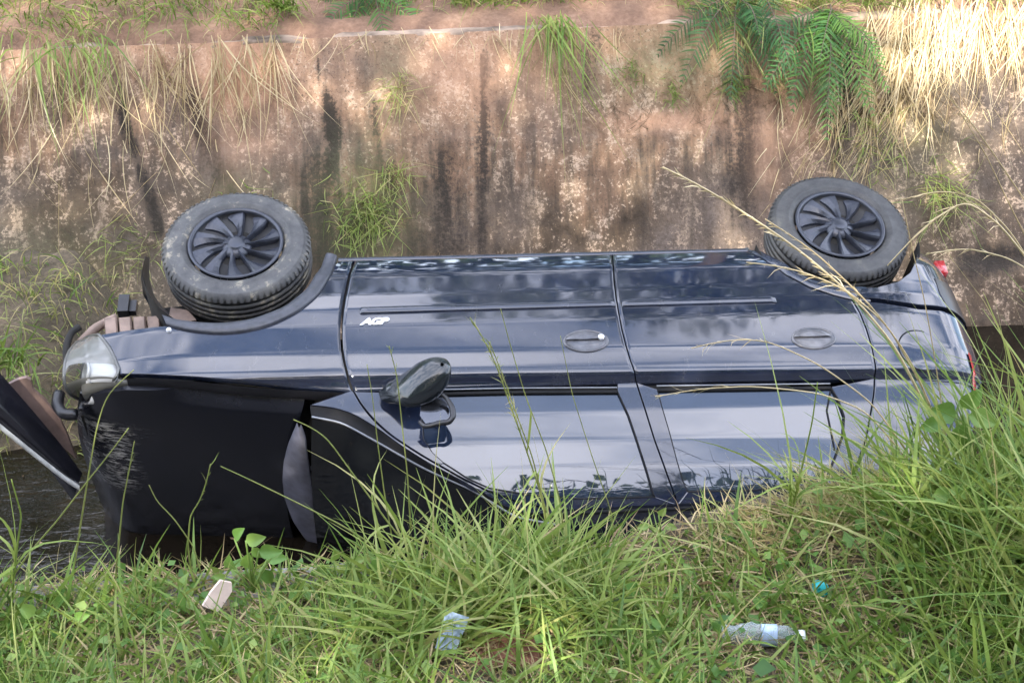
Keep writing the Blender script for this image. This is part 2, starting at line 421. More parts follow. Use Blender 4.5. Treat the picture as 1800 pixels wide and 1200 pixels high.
# ground beyond the wall
gx = np.linspace(-60, 60, 241); gx = np.sort(np.r_[gx, np.linspace(-3, 6, 220)])
gy = np.r_[np.linspace(1.61, 3.0, 60), np.linspace(3.1, 8, 30), np.linspace(9, 90, 30)]
X, Y = np.meshgrid(gx, gy, indexing='ij')
Z = .80 + .035 * np.clip(X, -9, 13) + .03 - .045 * sstep(1.76, 1.61, Y) - .02 * fbm(X * 2.3, Y * 0, 15, 3) * sstep(1.9, 1.61, Y) + .10 * (Y - 1.7) * np.exp(-np.clip(Y - 1.7, 0, 99) / 6) + .10 * (fbm(X * 2.2, Y * 2.2, 12, 5) - .5) * sstep(1.68, 2.0, Y)
g = obj('ground', np.stack([X, Y, Z], -1).reshape(-1, 3), grid_faces(len(gx), len(gy)), SOIL); tag(g, kind='structure')
def far_z(x, y): return .83 + .035 * np.clip(x, -9, 13) + .10 * (y - 1.7) * np.exp(-(y - 1.7) / 6) + .10 * (fbm(x * 2.2, y * 2.2, 12, 5) - .5) * sstep(1.68, 2.0, y)

# near bank
def bank_z(x, y):
    x = np.asarray(x, float); y = np.asarray(y, float)
    z = .80 + .035 * np.clip(x, -9, 13) + .26 * np.clip(-2.62 - y, 0, 4) + .02 * np.clip(-6.6 - y, 0, 100) * 0
    z = z + .13 * np.exp(-((x - 1.74) / .36) ** 2 - ((y + 2.66) / .30) ** 2) + .03 * sstep(1.6, 2.8, x) * sstep(-3.0, -2.6, y)
    z = z + .09 * (fbm(x * 2.3, y * 2.3, 31, 4) - .5) * sstep(-2.6, -2.8, y)
    edge = -2.56 + .10 * sstep(.95, 1.6, x) + .05 * fbm(x * 3, x * 0, 33, 3)
    return z - 1.6 * np.clip(y - edge, 0, 1)
gx = np.sort(np.r_[np.linspace(-60, 60, 121), np.linspace(-3, 6, 240)])
gy = np.r_[np.linspace(-60, -7, 30), np.linspace(-6.8, -3.6, 30), np.linspace(-3.5, -2.34, 60)]
X, Y = np.meshgrid(gx, gy, indexing='ij')
g = obj('bank', np.stack([X, Y, bank_z(X, Y)], -1).reshape(-1, 3), grid_faces(len(gx), len(gy)), BANK); tag(g, kind='structure')
def on_bank(px, py):
    o, d = sight(px, py)
    for t in np.linspace(2, 6, 900):
        p = o + d * t
        if p[2] <= bank_z(p[0], p[1]): return p
    return o + d * 3.2

# near channel wall with its coping
nw = empty('channel_wall', (0, -2.6, .6)); b0 = np.array([0, -2.6, .6])
tag(nw, 'grey concrete edge of the near channel wall under the grass in the foreground', 'wall')
xs = np.linspace(-9, 13, 300); ss = np.linspace(0, 1, 24)
X, T = np.meshgrid(xs, ss, indexing='ij')
o_ = .03 * (fbm(X * 2, T * 4, 51, 4) - .5)
V = np.stack([X, -2.515 + .86 * T + o_, (.77 + .035 * X) * (1 - T) - 1.15 * T + o_], -1).reshape(-1, 3)
obj('concrete_slope', V - b0, grid_faces(len(xs), len(ss), True), NEARC, nw)
cx = np.linspace(-9, 13, 400)
pr = [(-2.68, -.12), (-2.68, .008), (-2.66, .016), (-2.52, .012), (-2.50, -.004), (-2.50, -.10), (-2.53, -.12)]
CV = np.stack([np.stack([cx, np.full_like(cx, a) + .012 * (fbm(cx * 8, cx * 0 + a * 9, 61, 3) - .5), .79 + .035 * cx + b + .012 * (fbm(cx * 6, cx * 0 + b * 40, 62, 3) - .5)], 1) for a, b in pr], 1).reshape(-1, 3)
obj('coping', CV - b0, grid_faces(len(cx), len(pr), True), NEARC, nw)

# channel floor, water, silt
g = obj('channel_floor', [(-9, -2.4, -1.14), (13, -2.4, -1.14), (13, 1.2, -1.14), (-9, 1.2, -1.14)], [(0, 1, 2, 3)], BANK); tag(g, kind='structure')
g = obj('water', [(-9, -2.1, -.5), (13, -2.1, -.5), (13, .95, -.5), (-9, .95, -.5)], [(0, 1, 2, 3)], WATER); tag(g, kind='structure')
gx = np.linspace(-9, -.45, 180); gy = np.linspace(-.75, 1.0, 50)
X, Y = np.meshgrid(gx, gy, indexing='ij')
Z = -.62 + .52 * sstep(-.45, .55, Y + .25 * (fbm(X * 1.6, Y * 1.6, 71, 4) - .5)) * sstep(-.45, -1.0, X) + .12 * (fbm(X * 5, Y * 5, 72, 4) - .5)
g = obj('silt_bank', np.stack([X, Y, Z], -1).reshape(-1, 3), grid_faces(len(gx), len(gy)), BANK); tag(g, kind='structure')
def silt_z(x, y): return -.62 + .52 * sstep(-.45, .55, y + .25 * (fbm(x * 1.6, y * 1.6, 71, 4) - .5)) * sstep(-.45, -1.0, x) + .12 * (fbm(x * 5, y * 5, 72, 4) - .5)

# ================================================================== THE CAR (own space: a rearward, b downward of the car, n towards its right side; h = -b)
CBASE = np.array([1.15, -.70, -.78])
car = empty('overturned_car', tuple(LROT @ CBASE)); car.rotation_euler = (ROLL, 0, 0)
tag(car, 'black hatchback car lying on its side in the channel with two wheels in the air', 'car')
PH = np.array([.20, .235, .25, .30, .345, .375, .39, .42, .50, .57, .65, .78, .86, .882, .890, .898, .912, 1.0, 1.1, 1.2, 1.28, 1.33, 1.36])
PN = np.array([.69, .728, .742, .768, .790, .803, .807, .811, .822, .828, .829, .821, .808, .800, .786, .772, .765, .738, .703, .662, .622, .592, .565])
# a rounder profile: light smoothing of the table keeps the panels free of hard facets
_hh = np.linspace(.18, 1.40, 1221); _nn = np.interp(_hh, PH, PN)
_ker = np.hanning(27); _ker /= _ker.sum()
_sm = np.convolve(np.pad(_nn, 13, mode='edge'), _ker, 'valid')
_ker2 = np.hanning(9); _ker2 /= _ker2.sum(); _sm2 = np.convolve(np.pad(_nn, 4, mode='edge'), _ker2, 'valid')
_w = np.exp(-((_hh - .89) / .02) ** 2) + np.exp(-((_hh - .385) / .02) ** 2) * .5; _w = np.clip(_w, 0, 1)
_nn = _sm * (1 - _w) + _sm2 * _w
def S(a, h):
    a = np.asarray(a, float); h = np.asarray(h, float)
    he = h - sstep(.6, .85, h) * .022 * (np.clip(a, -.4, 2.9) - 1.0)
    n = np.interp(he, _hh, _nn)
    t = 1 - .16 * (np.clip((-a - .1) / .65, 0, 2)) ** 2.2 - .12 * np.clip((a - 2.4) / .7, 0, 2) ** 2.4
    n = n * t
    # slight fullness of each door along its length
    n = n + .006 * np.cos((a - 1.4) / 1.5 * 1.2) - .006
    q = np.clip((a - 2.72) / .17, 0, 1); n = n - .15 * (1 - np.sqrt(1 - q * q))
    q = np.clip((-.47 - a) / .17, 0, 1); n = n - .10 * (1 - np.sqrt(1 - q * q))
    return n
def on_side(px, py):
    o, d = sight(px, py); o = LROT.T @ o; d = LROT.T @ d
    ts = np.linspace(4.2, 7.6, 6800); P = o + ts[:, None] * d
    g = P[:, 2] - S(P[:, 0], -P[:, 1]); g[(-P[:, 1] > 1.38) | (-P[:, 1] < .15)] = 9
    i = np.argmax(g <= 0)
    if g[i] > 0: i = np.argmin(np.abs(g))
    return P[i][0], -P[i][1]
def side(pts): return np.array([on_side(*q) for q in pts])
def L(a, h, n): return np.stack(np.broadcast_arrays(np.asarray(a, float), -np.asarray(h, float), np.asarray(n, float)), -1)
def cobj(name, V, F, mat, parent=car, smooth=True, attrs=None): return obj(name, np.asarray(V, float) - CBASE, F, mat, parent, smooth, attrs)
def cbuild(mb, name, mat, parent=car, smooth=True, attrs=None):
    mb.V = [v - CBASE for v in mb.V]; return mb.build(name, mat, parent, smooth, attrs)

def spaced(n, e=.006):
    t = np.linspace(0, 1, n); return np.unique(np.r_[0, e, e * 2.2, t[1:-1], 1 - e * 2.2, 1 - e, 1])
def coons(bottom, top, left, right, nu=50, nv=40):
    u = spaced(nu); v = spaced(nv)
    B = resample(bottom, u); T = resample(top, u); Le = resample(left, v); R = resample(right, v)
    U = u[:, None, None]; W = v[None, :, None]
    P = (1 - W) * B[:, None] + W * T[:, None] + (1 - U) * Le[None] + U * R[None]
    P -= (1 - U) * (1 - W) * B[0] + U * (1 - W) * B[-1] + (1 - U) * W * T[0] + U * W * T[-1]
    return P
def panel_mesh(mb, G, off=0.0, roll=.003, flange=.02, dn=None):
    """G: grid of (a,h); laid on the car side with rolled edges and a flange turned inwards"""
    nu, nv = G.shape[:2]
    n = S(G[..., 0], G[..., 1]) + off
    if dn is not None: n = n + dn
    ring = np.zeros((nu, nv)); ring[0] = ring[-1] = 1; ring[:, 0] = ring[:, -1] = 1
    n = n - roll * ring
    V = L(G[..., 0], G[..., 1], n).reshape(-1, 3)
    mb.add(V, grid_faces(nu, nv))
    idx = np.r_[np.arange(nu) * nv, (nu - 1) * nv + np.arange(1, nv), np.arange(nu - 2, -1, -1) * nv + nv - 1, np.arange(nv - 2, 0, -1)]
    E = V[idx]; E2 = E.copy(); E2[:, 2] -= flange; k = len(E)
    mb.add(np.concatenate([E, E2]), [(i, (i + 1) % k, k + (i + 1) % k, k + i) for i in range(k)])
    return mb
def sideline(P, off): P = np.asarray(P); return L(P[:, 0], P[:, 1], S(P[:, 0], P[:, 1]) + off)

# ---- curves measured on the visible side
gapF = np.array([(.462, .247), (.452, .33), (.441, .41), (.428, .50), (.420, .57), (.414, .64), (.413, .70), (.416, .76), (.423, .81), (.436, .87), (.452, .905)])
gapM = np.array([(1.499, .25), (1.482, .35), (1.470, .448), (1.463, .54), (1.462, .628), (1.464, .71), (1.470, .785), (1.478, .84), (1.490, .892), (1.496, .915)])
gapMu = np.array([(1.496, .915), (1.513, .992), (1.542, 1.125), (1.574, 1.232), (1.598, 1.306), (1.607, 1.335)])
archR = np.array([(2.06, .25), (2.085, .30), (2.109, .363), (2.16, .446), (2.236, .523), (2.31, .565), (2.352, .583), (2.393, .599)])
gapR = np.array([(2.393, .599), (2.404, .66), (2.410, .73), (2.411, .83), (2.408, .90), (2.405, .932)])
gapRu = np.array([(2.405, .932), (2.395, .98), (2.375, 1.04), (2.334, 1.155), (2.27, 1.27), (2.23, 1.335)])
Aup = smoothline(side([(618, 674), (632, 705), (655, 735), (690, 766), (745, 801), (810, 838), (880, 872)]), 30, 2); Aup[0] = (.452, .905)
Aup = np.vstack([Aup[Aup[:, 1] < 1.27], [(1.05, 1.312), (1.20, 1.338)]])
g2 = .0028
def shift(P, da=0, dh=0): return np.asarray(P) + np.array([da, dh])

# ---- dark inner body: door box, cabin, engine bay, rear, wheel wells
mb = MB()
aa = np.linspace(.415, 2.06, 24); hh = np.r_[np.linspace(.22, .9, 24), np.linspace(.92, 1.34, 14)]
A_, H_ = np.meshgrid(aa, hh, indexing='ij')
A2 = A_ + np.where(H_ > .9, np.clip((H_ - .9), 0, 1) * np.interp(A_, [.415, 2.06], [1.7, .35]), 0)
N_ = S(A2, H_) - .022
V = L(A2, H_, N_).reshape(-1, 3); mb.add(V, grid_faces(24, len(hh)))
V2 = V.copy(); V2[:, 2] *= -1; mb.add(V2, grid_faces(24, len(hh), True))
def strip(i):   # join both sides along an edge of the grids
    E = V[i]; E2 = V2[i]; k = len(E); mb.add(np.concatenate([E, E2]), [(j, j + 1, k + j + 1, k + j) for j in range(k - 1)])
strip(np.arange(24) * len(hh)); strip(np.arange(len(hh))); strip(23 * len(hh) + np.arange(len(hh)))
mb.box((-.47, -.84, -.56), (.43, -.44, .48))       # engine bay block
mb.box((2.03, -.90, -.56), (2.74, -.30, .56))      # rear floor and boot
mb.box((2.03, -1.20, -.52), (2.50, -.88, .52))
for (ca, ch, R_) in ((.03, .25, .385), (2.43, .21, .345)):   # wheel wells: arched liners
    th = np.linspace(.10, math.pi - .10, 26)
    for nn in (1, -1):
        ring = [L(ca + R_ * np.cos(th), ch + R_ * np.sin(th), np.full_like(th, v)) for v in (.775 * nn, .52 * nn)]
        mb.add(np.concatenate(ring), grid_faces(2, 26))
        fanc = L(ca, ch, .52 * nn); mb.add(np.concatenate([ring[1], fanc[None]]), [(j, j + 1, 26) for j in range(25)])
shell = cbuild(mb, 'body_shell', DARK)

# ---- hidden left side, closed in the same way
mb = MB()
for (a0, a1, h0, h1) in ((-.40, .42, .66, .90), (.42, 2.10, .25, 1.335), (2.10, 2.84, .62, .94)):
    A_, H_ = np.meshgrid(np.linspace(a0, a1, 30), np.linspace(h0, h1, 40), indexing='ij')
    A2 = A_ + np.where(H_ > .9, np.clip(H_ - .9, 0, 1) * np.interp(A_, [.42, 2.1], [1.7, .3]), 0)
    Vq = L(A2, H_, -S(A2, H_)).reshape(-1, 3); mb.add(Vq, grid_faces(30, 40, True))
cbuild(mb, 'side_panel', PAINT)

# ---- front wing
hl_r = side([(174, 589), (193, 612), (208, 647), (211, 657)])
ft = side([(211, 657), (300, 661), (400, 665), (520, 671), (580, 674)]); 
archo = smoothline(side([(293, 573), (318, 581), (340, 585), (383, 589), (427, 586), (473, 575), (523, 551), (560, 520), (585, 480), (594, 452)]), 40, 2)
archo = archo[archo[:, 1] > .30]; archo = np.vstack([archo, [(.398, .255)]])
archi = smoothline(side([(284, 553), (300, 560), (317, 563), (350, 567), (390, 568), (440, 562), (500, 540), (540, 508), (565, 470), (574, 448)]), 40, 2)
archi = archi[archi[:, 1] > .27]; archi = np.vstack([archi, [(.352, .235)]])
topw = np.vstack([ft[:1], shift(ft[1:], 0, .0), [(.44, .893)]]); topw[1:-1, 1] = np.interp(topw[1:-1, 0], [-.4, .44], [.815, .893])
topw[:, 1] += .018
G = coons(np.vstack([hl_r[:1], archo, [(.455, .252)]]), shift(topw, -g2), hl_r * [1, 1], shift(gapF, -g2 - .002), 70, 44)
mb = MB(); panel_mesh(mb, G); wing = cbuild(mb, 'fender', PAINT)
# inner top gutter of the wing under the bonnet edge (plain black strip with bolts)
mb = MB(); P = resample(topw, np.linspace(.03, .97, 40))
nn0 = S(P[:, 0], P[:, 1])
V = np.concatenate([L(P[:, 0], P[:, 1] - .004, nn0 - .006), L(P[:, 0], P[:, 1] + .006, nn0 - .045), L(P[:, 0], P[:, 1] - .02, nn0 - .085)])
mb.add(V, grid_faces(3, 40)); cbuild(mb, 'wing_gutter', BLACKP, wing)
bx = MB(); q = on_side(297, 581); bx.lathe([(0, .010), (.007, .008), (.010, .002), (.010, -.006)], 14, (q[0], -q[1], S(*q) + .004)); cbuild(bx, 'screw', SILVER, wing)
# wheel arch moulding
def arch_band(outer, inner, lift, name, mat, parent, n=44):
    O = resample(outer, np.linspace(0, 1, n)); I = resample(inner, np.linspace(0, 1, n)); mb = MB(); rows = []
    for t, d in ((0, -.004), (.02, lift * .6), (.10, lift), (.5, lift * 1.15), (.86, lift * .8), (.97, lift * .2), (1.0, -.010), (1.0, -.05)):
        Q = O * (1 - t) + I * t; rows.append(L(Q[:, 0], Q[:, 1], S(Q[:, 0], np.clip(Q[:, 1], .3, 2)) + d))
    V = np.stack(rows, 0); mb.add(V.reshape(-1, 3), grid_faces(len(rows), n)); return cbuild(mb, name, mat, parent)
arch_band(archo, archi, .013, 'wheel_arch_moulding', PLASTIC, car)

# ---- doors
def door(front, rear, bottom, top, frames, win, nu=60, nv=56):
    mb = MB(); panel_mesh(mb, coons(bottom, top, front, rear, nu, nv))
    for G in frames: panel_mesh(mb, G, .002, .002, .02)
    d = cbuild(mb, 'door', PAINT); return d
sill_h = .247
topF = np.array([(.452, .905), (.75, .908), (1.1, .911), (1.496, .915)])
Wf = side([(745, 690), (900, 688), (1085, 687)]); WfR = side([(1085, 687), (1105, 730), (1125, 790), (1140, 838), (1148, 868)])
WfR = np.vstack([WfR, [(1.528, 1.312)]])
WfF = side([(745, 690), (741, 730), (744, 772), (760, 796), (780, 814)]); WfT = np.vstack([side([(780, 814), (822, 841), (860, 858)]), [(1.06, 1.285), (1.25, 1.306), (1.528, 1.312)]])
Wf[0] = (.708, .924); Wf[:, 1] = np.maximum(Wf[:, 1], .924); WfF[0] = Wf[0]; WfR[0] = Wf[-1]
fr = []
fr.append(coons(np.vstack([shift(gapMu[:1], -.07), shift(gapMu[:1], -g2)]), np.vstack([WfR[-1:], shift(gapMu[-1:], -g2)]), np.vstack([[(1.426, .915)], WfR]), shift(gapMu, -g2), 8, 24))
fr.append(coons(np.vstack([WfT[:1], WfT]), np.vstack([Aup[np.argmin(np.abs(Aup[:, 0] - .75))][None], Aup[Aup[:, 0] > .77], [(1.607, 1.337)]]), np.vstack([WfT[:1], Aup[np.argmin(np.abs(Aup[:, 0] - .75))][None]]), np.array([(1.53, 1.312), (1.605, 1.337)]), 40, 6))
sail_t = Aup[(Aup[:, 1] > .91) & (Aup[:, 0] < .78)]
fr.append(coons(np.array([(.458, .908), WfF[0]]), np.vstack([sail_t[-1:], WfF[-1:]]) , np.vstack([[(.458, .908)], sail_t]), WfF, 14, 20))
door1 = door(shift(gapF, g2 + .002), shift(gapM, -g2), np.array([(.466, sill_h), (1.0, .25), (1.497, .252)]), topF, fr, None)
topR = np.array([(1.496, .915), (1.9, .922), (2.405, .932)])
Wr = side([(1155, 684), (1300, 682), (1460, 680)]); Wr[:, 1] = np.maximum(Wr[:, 1], .932)
WrL = np.vstack([Wr[:1], side([(1163, 715), (1175, 755), (1190, 812), (1200, 846)]), [(1.648, 1.30)]])
WrR = np.vstack([Wr[-1:], side([(1472, 700), (1484, 732), (1482, 765), (1470, 800)]), [(2.17, 1.28)]])
WrT = np.array([(1.648, 1.30), (1.9, 1.306), (2.17, 1.28)])
fr = [coons(np.array([(1.496 + g2, .915), Wr[0]]), np.array([(1.607 + g2, 1.335), WrL[-1]]), shift(gapMu, g2), WrL, 8, 24),
      coons(np.array([WrR[0], (2.404, .932)]), np.array([WrR[-1], (2.235, 1.335)]), WrR, shift(gapRu, -g2), 12, 24),
      coons(WrT, np.array([(1.61, 1.337), (1.9, 1.337), (2.23, 1.337)]), np.array([WrT[0], (1.61, 1.337)]), np.array([WrT[-1], (2.23, 1.337)]), 20, 6)]
door2 = door(shift(gapM, g2), shift(gapR, -g2), np.vstack([[(1.502, .252), (1.8, .252)], shift(archR, -.004, .004)]), topR, fr, None, 80, 60)

def pane(G, name, parent, off=-.007):
    mb = MB(); panel_mesh(mb, G, off, 0, .006); return cbuild(mb, name, GLASS, parent)
pane(coons(Wf, WfT, WfF, WfR, 40, 30), 'window', door1)
pane(coons(Wr, WrT, WrL, WrR, 36, 30), 'window', door2)
def seal(P, parent, r=.0045, off=-.001, name='window_seal', mat=RUBBER, n=40):
    Q = resample(P, np.linspace(0, 1, n)); mb = MB(); mb.tube(sideline(Q, off), r, 6); return cbuild(mb, name, mat, parent)
seal(shift(Wf, 0, .004), door1, .008); seal(WfR, door1, .004); seal(WfF, door1, .003); seal(WfT, door1, .004)
seal(shift(Wr, 0, .004), door2, .008); seal(WrL, door2, .0035); seal(WrR, door2, .0045); seal(WrT, door2, .004)
seal(side([(1461, 684), (1454, 720), (1460, 750), (1468, 790)]), door2, .0035, -.005)
# glass slot lines along the sills of the windows
seal(shift(Wf, 0, -.012), door1, .003, .001, 'belt_trim', GREYMETAL); seal(shift(Wr, 0, -.012), door2, .003, .001, 'belt_trim', GREYMETAL)

# rubbing strips
def rub(a0, a1, h0, h1, parent):
    a = np.r_[a0, np.linspace(a0 + .006, a1 - .006, 30), a1]; rows = []
    for t, d in ((0, -.004), (.06, .007), (.25, .010), (.75, .010), (.94, .006), (1, -.004)):
        h = h0 + (h1 - h0) * t + 0 * a; e = np.where((a < a0 + .005) | (a > a1 - .005), -.008, 0)
        rows.append(L(a, h, S(a, h) + d + e))
    mb = MB(); mb.add(np.stack(rows, 0).reshape(-1, 3), grid_faces(len(rows), len(a), False)); return cbuild(mb, 'rubbing_strip', PAINT, parent)
rub(.483, 1.455, .566, .600, door1); rub(1.478, 2.085, .566, .602, door2)

# handles: oval recess with a flap
def handle(px, py, parent, lock):
    a0, h0 = on_side(px, py); ra, rh = .087, .050
    th = np.linspace(0, 2 * np.pi, 40, endpoint=False)
    def ringp(k, d, dh=0): return L(a0 + ra * k * np.cos(th), h0 + dh + rh * k * np.sin(th), S(a0 + ra * k * np.cos(th), h0 + rh * k * np.sin(th)) + d)
    mb = MB(); R_ = [ringp(1.0, -.002), ringp(.985, .006), ringp(.93, .007), ringp(.88, .003), ringp(.80, .001), ringp(.6, .003), ringp(.3, .004), ringp(.02, .004)]
    mb.add(np.concatenate(R_), [(i * 40 + j, i * 40 + (j + 1) % 40, (i + 1) * 40 + (j + 1) % 40, (i + 1) * 40 + j) for i in range(len(R_) - 1) for j in range(40)])
    m, n_, l_, b_ = (HANDLE, 0, 0, 0) if True else None
    h = cbuild(mb, 'door_handle', m, parent)
    # finger hollow on the roof side and pull flap
    mb = MB(); t2 = np.linspace(.05, np.pi - .05, 24)
    R2 = [L(a0 - .004 + ra * k * np.cos(t2), h0 - .002 - rh * k * np.sin(t2) * .95, S(a0 + ra * k * np.cos(t2), h0 - rh * k * np.sin(t2)) + d) for k, d in ((.84, .0075), (.80, .0105), (.55, .013), (.25, .012), (.03, .0115))]
    mb.add(np.concatenate(R2), grid_faces(len(R2), 24)); cbuild(mb, 'pull_flap', HANDLE, parent)
    if lock:
        mb = MB(); mb.lathe([(0, .012), (.009, .012), (.012, .009), (.012, 0)], 16, (a0 + .058, -(h0 - .012), S(a0, h0) + .004)); cbuild(mb, 'door_lock', SILVER, parent)
HANDLE = simple('dusty_handle_plastic', (.075, .075, .085), .22, 0, .3, 30, coat=.4)
handle(1030, 600, door1, True); handle(1430, 595, door2, False)

# number badge on the front door, seen upright because the car is on its side
def badge(px, py, w):
    a0, h0 = on_side(px, py)
    cu = bpy.data.curves.new('badge', 'FONT'); cu.body = 'AGP'; cu.size = 1.0; cu.offset = .035; cu.shear = .35; cu.extrude = .03; cu.bevel_depth = .02; cu.space_character = .88
    cu.align_x = 'CENTER'; cu.align_y = 'CENTER'
    t = bpy.data.objects.new('badge', cu); col.objects.link(t); bpy.context.view_layer.update()
    dg = bpy.context.evaluated_depsgraph_get(); me = bpy.data.meshes.new_from_object(t.evaluated_get(dg)); bpy.data.objects.remove(t)
    co = np.zeros(len(me.vertices) * 3); me.vertices.foreach_get('co', co); co = co.reshape(-1, 3)
    w0 = np.ptp(co[:, 0]); k = w / w0
    a = a0 + co[:, 0] * k; h = h0 - co[:, 1] * k * .80
    V = L(a, h, S(a, h) + .002 + co[:, 2] * .05) - CBASE
    me.vertices.foreach_set('co', V.astype(np.float32).ravel()); me.update(); me.materials.clear(); me.materials.append(SILVER)
    me.name = 'badge'; return link('badge', me, door1)
badge(657, 566, .112)

# ---- sill
mb = MB(); a = np.linspace(.40, 2.06, 60); rows = [L(a, h + 0 * a, nn + 0 * a) for h, nn in ((.246, .722), (.243, .735), (.222, .728), (.205, .705), (.19, .66), (.185, .50))]
mb.add(np.stack(rows).reshape(-1, 3), grid_faces(len(rows), 60, True)); cbuild(mb, 'sill', PAINT)

# ---- rear quarter with fuel flap
bl = side([(1501, 529), (1545, 532), (1615, 543), (1688, 561)])
re_ = np.array([(2.868, bl[-1][1]), (2.872, .80), (2.86, .90), (2.845, .955)])
bl[-1] = re_[0]
G = coons(np.vstack([[(2.399, .601)], bl[1:]]), np.array([(2.409, .934), (2.6, .945), (2.845, .955)]), shift(gapR, g2), re_, 46, 34)
mb = MB(); panel_mesh(mb, G)
G = coons(np.array([(2.409, .934), (2.845, .955)]), np.array([(2.235, 1.337), (2.60, 1.325)]), shift(gapRu, g2), np.array([(2.845, .955), (2.80, 1.05), (2.72, 1.2), (2.60, 1.325)]), 26, 24)
panel_mesh(mb, G)
# wheel arch lip running round the rear wheel
archRi = np.array([(2.085, .185), (2.105, .24), (2.125, .29), (2.155, .345), (2.20, .42), (2.26, .475), (2.33, .505), (2.40, .515), (2.46, .52)])
archRo = np.vstack([[(2.035, .195)], shift(archR, .002, -.004), [(2.46, .606)]])
O = resample(archRo, np.linspace(0, 1, 40)); I = resample(archRi, np.linspace(0, 1, 40)); rows = []
for t, d in ((0, -.004), (.04, .001), (.5, .004), (.9, .004), (1.0, -.004), (1.0, -.05)):
    Q = O * (1 - t) + I * t; rows.append(L(Q[:, 0], Q[:, 1], S(Q[:, 0], Q[:, 1]) + d))
mb.add(np.stack(rows).reshape(-1, 3), grid_faces(len(rows), 40))
quarter = cbuild(mb, 'quarter_panel', PAINT)
fa, fh = on_side(1619, 614); th = np.linspace(0, 2 * np.pi, 48, endpoint=False); mb = MB(); R_ = []
for k, d in ((1.04, .0005), (1.0, .0012), (.97, .0012), (.5, .002), (.02, .002)): R_.append(L(fa + .085 * k * np.cos(th), fh + .085 * k * np.sin(th), S(fa + .085 * k * np.cos(th), fh + .085 * k * np.sin(th)) + d))
mb.add(np.concatenate(R_), [(i * 48 + j, i * 48 + (j + 1) % 48, (i + 1) * 48 + (j + 1) % 48, (i + 1) * 48 + j) for i in range(len(R_) - 1) for j in range(48)])
flap = cbuild(mb, 'fuel_flap', PAINT, quarter)
mb = MB(); P = L(fa + .087 * np.cos(th), fh + .087 * np.sin(th), S(fa + .087 * np.cos(th), fh + .087 * np.sin(th)) + .0); mb.tube(np.vstack([P, P[:1]])[10:40], .0028, 5); cbuild(mb, 'flap_gap', RUBBER, flap)

# ---- rear bumper
bb = np.array([(2.43, .545), (2.50, .540), (2.588, .510), (2.65, .455), (2.70, .37), (2.74, .29), (2.765, .20)])
bt = np.vstack([[(2.403, .588)], shift(bl[1:], 0, -.012)])
br = np.array([(2.868, .20), (2.866, .30), (2.862, .46), (2.866, .60), bt[-1]])
G = coons(bb, bt, np.array([bb[0], bt[0]]), np.vstack([[(2.80, .19)], br[0:]]), 44, 24)
mb = MB(); panel_mesh(mb, G, .012, .004, .05)
end = L(np.full(12, 2.866), np.linspace(.22, .67, 12), S(np.full(12, 2.866), np.linspace(.22, .67, 12)) + .010)   # carry on round the tail
rows = []
for t in np.linspace(0, 1, 14):
    q = end.copy(); q[:, 2] = end[:, 2] * (1 - 2 * t); q[:, 0] = 2.866 + .09 * (1 - (2 * t - 1) ** 2); rows.append(q)
mb.add(np.stack(rows).reshape(-1, 3), grid_faces(14, 12)); bump_o = cbuild(mb, 'bumper', PAINT)
mb = MB(); c0 = np.array(on_side(1688, 507)); mb.box((2.845, -c0[1] - .035, S(2.85, c0[1]) - .03), (2.885, -c0[1] + .03, S(2.85, c0[1]) + .018)); cbuild(mb, 'reflector', REDLENS, bump_o)
mb = MB(); c0 = np.array(on_side(1676, 530)); 
G = coons(np.array([(2.765, .47), (2.86, .47)]), np.array([(2.77, .64), (2.862, .655)]), np.array([(2.765, .47), (2.755, .56), (2.77, .64)]), np.array([(2.86, .47), (2.863, .655)]), 10, 10)
panel_mesh(mb, G, .0145, .002, .01); cbuild(mb, 'corner_trim', BLACKP, bump_o)
# tail lamp on the corner, tailgate
mb = MB(); hh = np.linspace(.83, 1.06, 12); aa_ = np.linspace(0, 1, 10); rows = []
for t in aa_:
    a = 2.80 + .075 * t - .10 * np.clip(hh - .95, 0, 1); rows.append(L(a, hh, S(np.minimum(a, 2.86), hh) + .006 - .13 * t ** 2.2))
mb.add(np.stack(rows).reshape(-1, 3), grid_faces(10, 12)); tl_ = cbuild(mb, 'tail_lamp', REDLENS)
mb = MB(); rows = []
for t in np.linspace(-1, 1, 16):
    h = np.r_[np.linspace(.66, .95, 6), np.linspace(1.0, 1.33, 8)]
    a = np.where(h < .96, 2.875 - .015 * (h - .66), 2.87 - (h - .95) * .66) + .07 * (1 - t * t)
    w = np.where(h < .96, .70, .70 - (h - .95) * .35)
    rows.append(L(a - .01, h, w * t))
mb.add(np.stack(rows).reshape(-1, 3), grid_faces(16, 14)); tg_ = cbuild(mb, 'tailgate', PAINT)
mb = MB(); rows = []
for t in np.linspace(-1, 1, 14):
    h = np.linspace(1.0, 1.27, 8); a = 2.868 - (h - .95) * .66 + .07 * (1 - (t * .86) ** 2); rows.append(L(a + .004, h, (.70 - (h - .95) * .35) * t * .86))
mb.add(np.stack(rows).reshape(-1, 3), grid_faces(14, 8)); cbuild(mb, 'rear_window', GLASS, tg_)

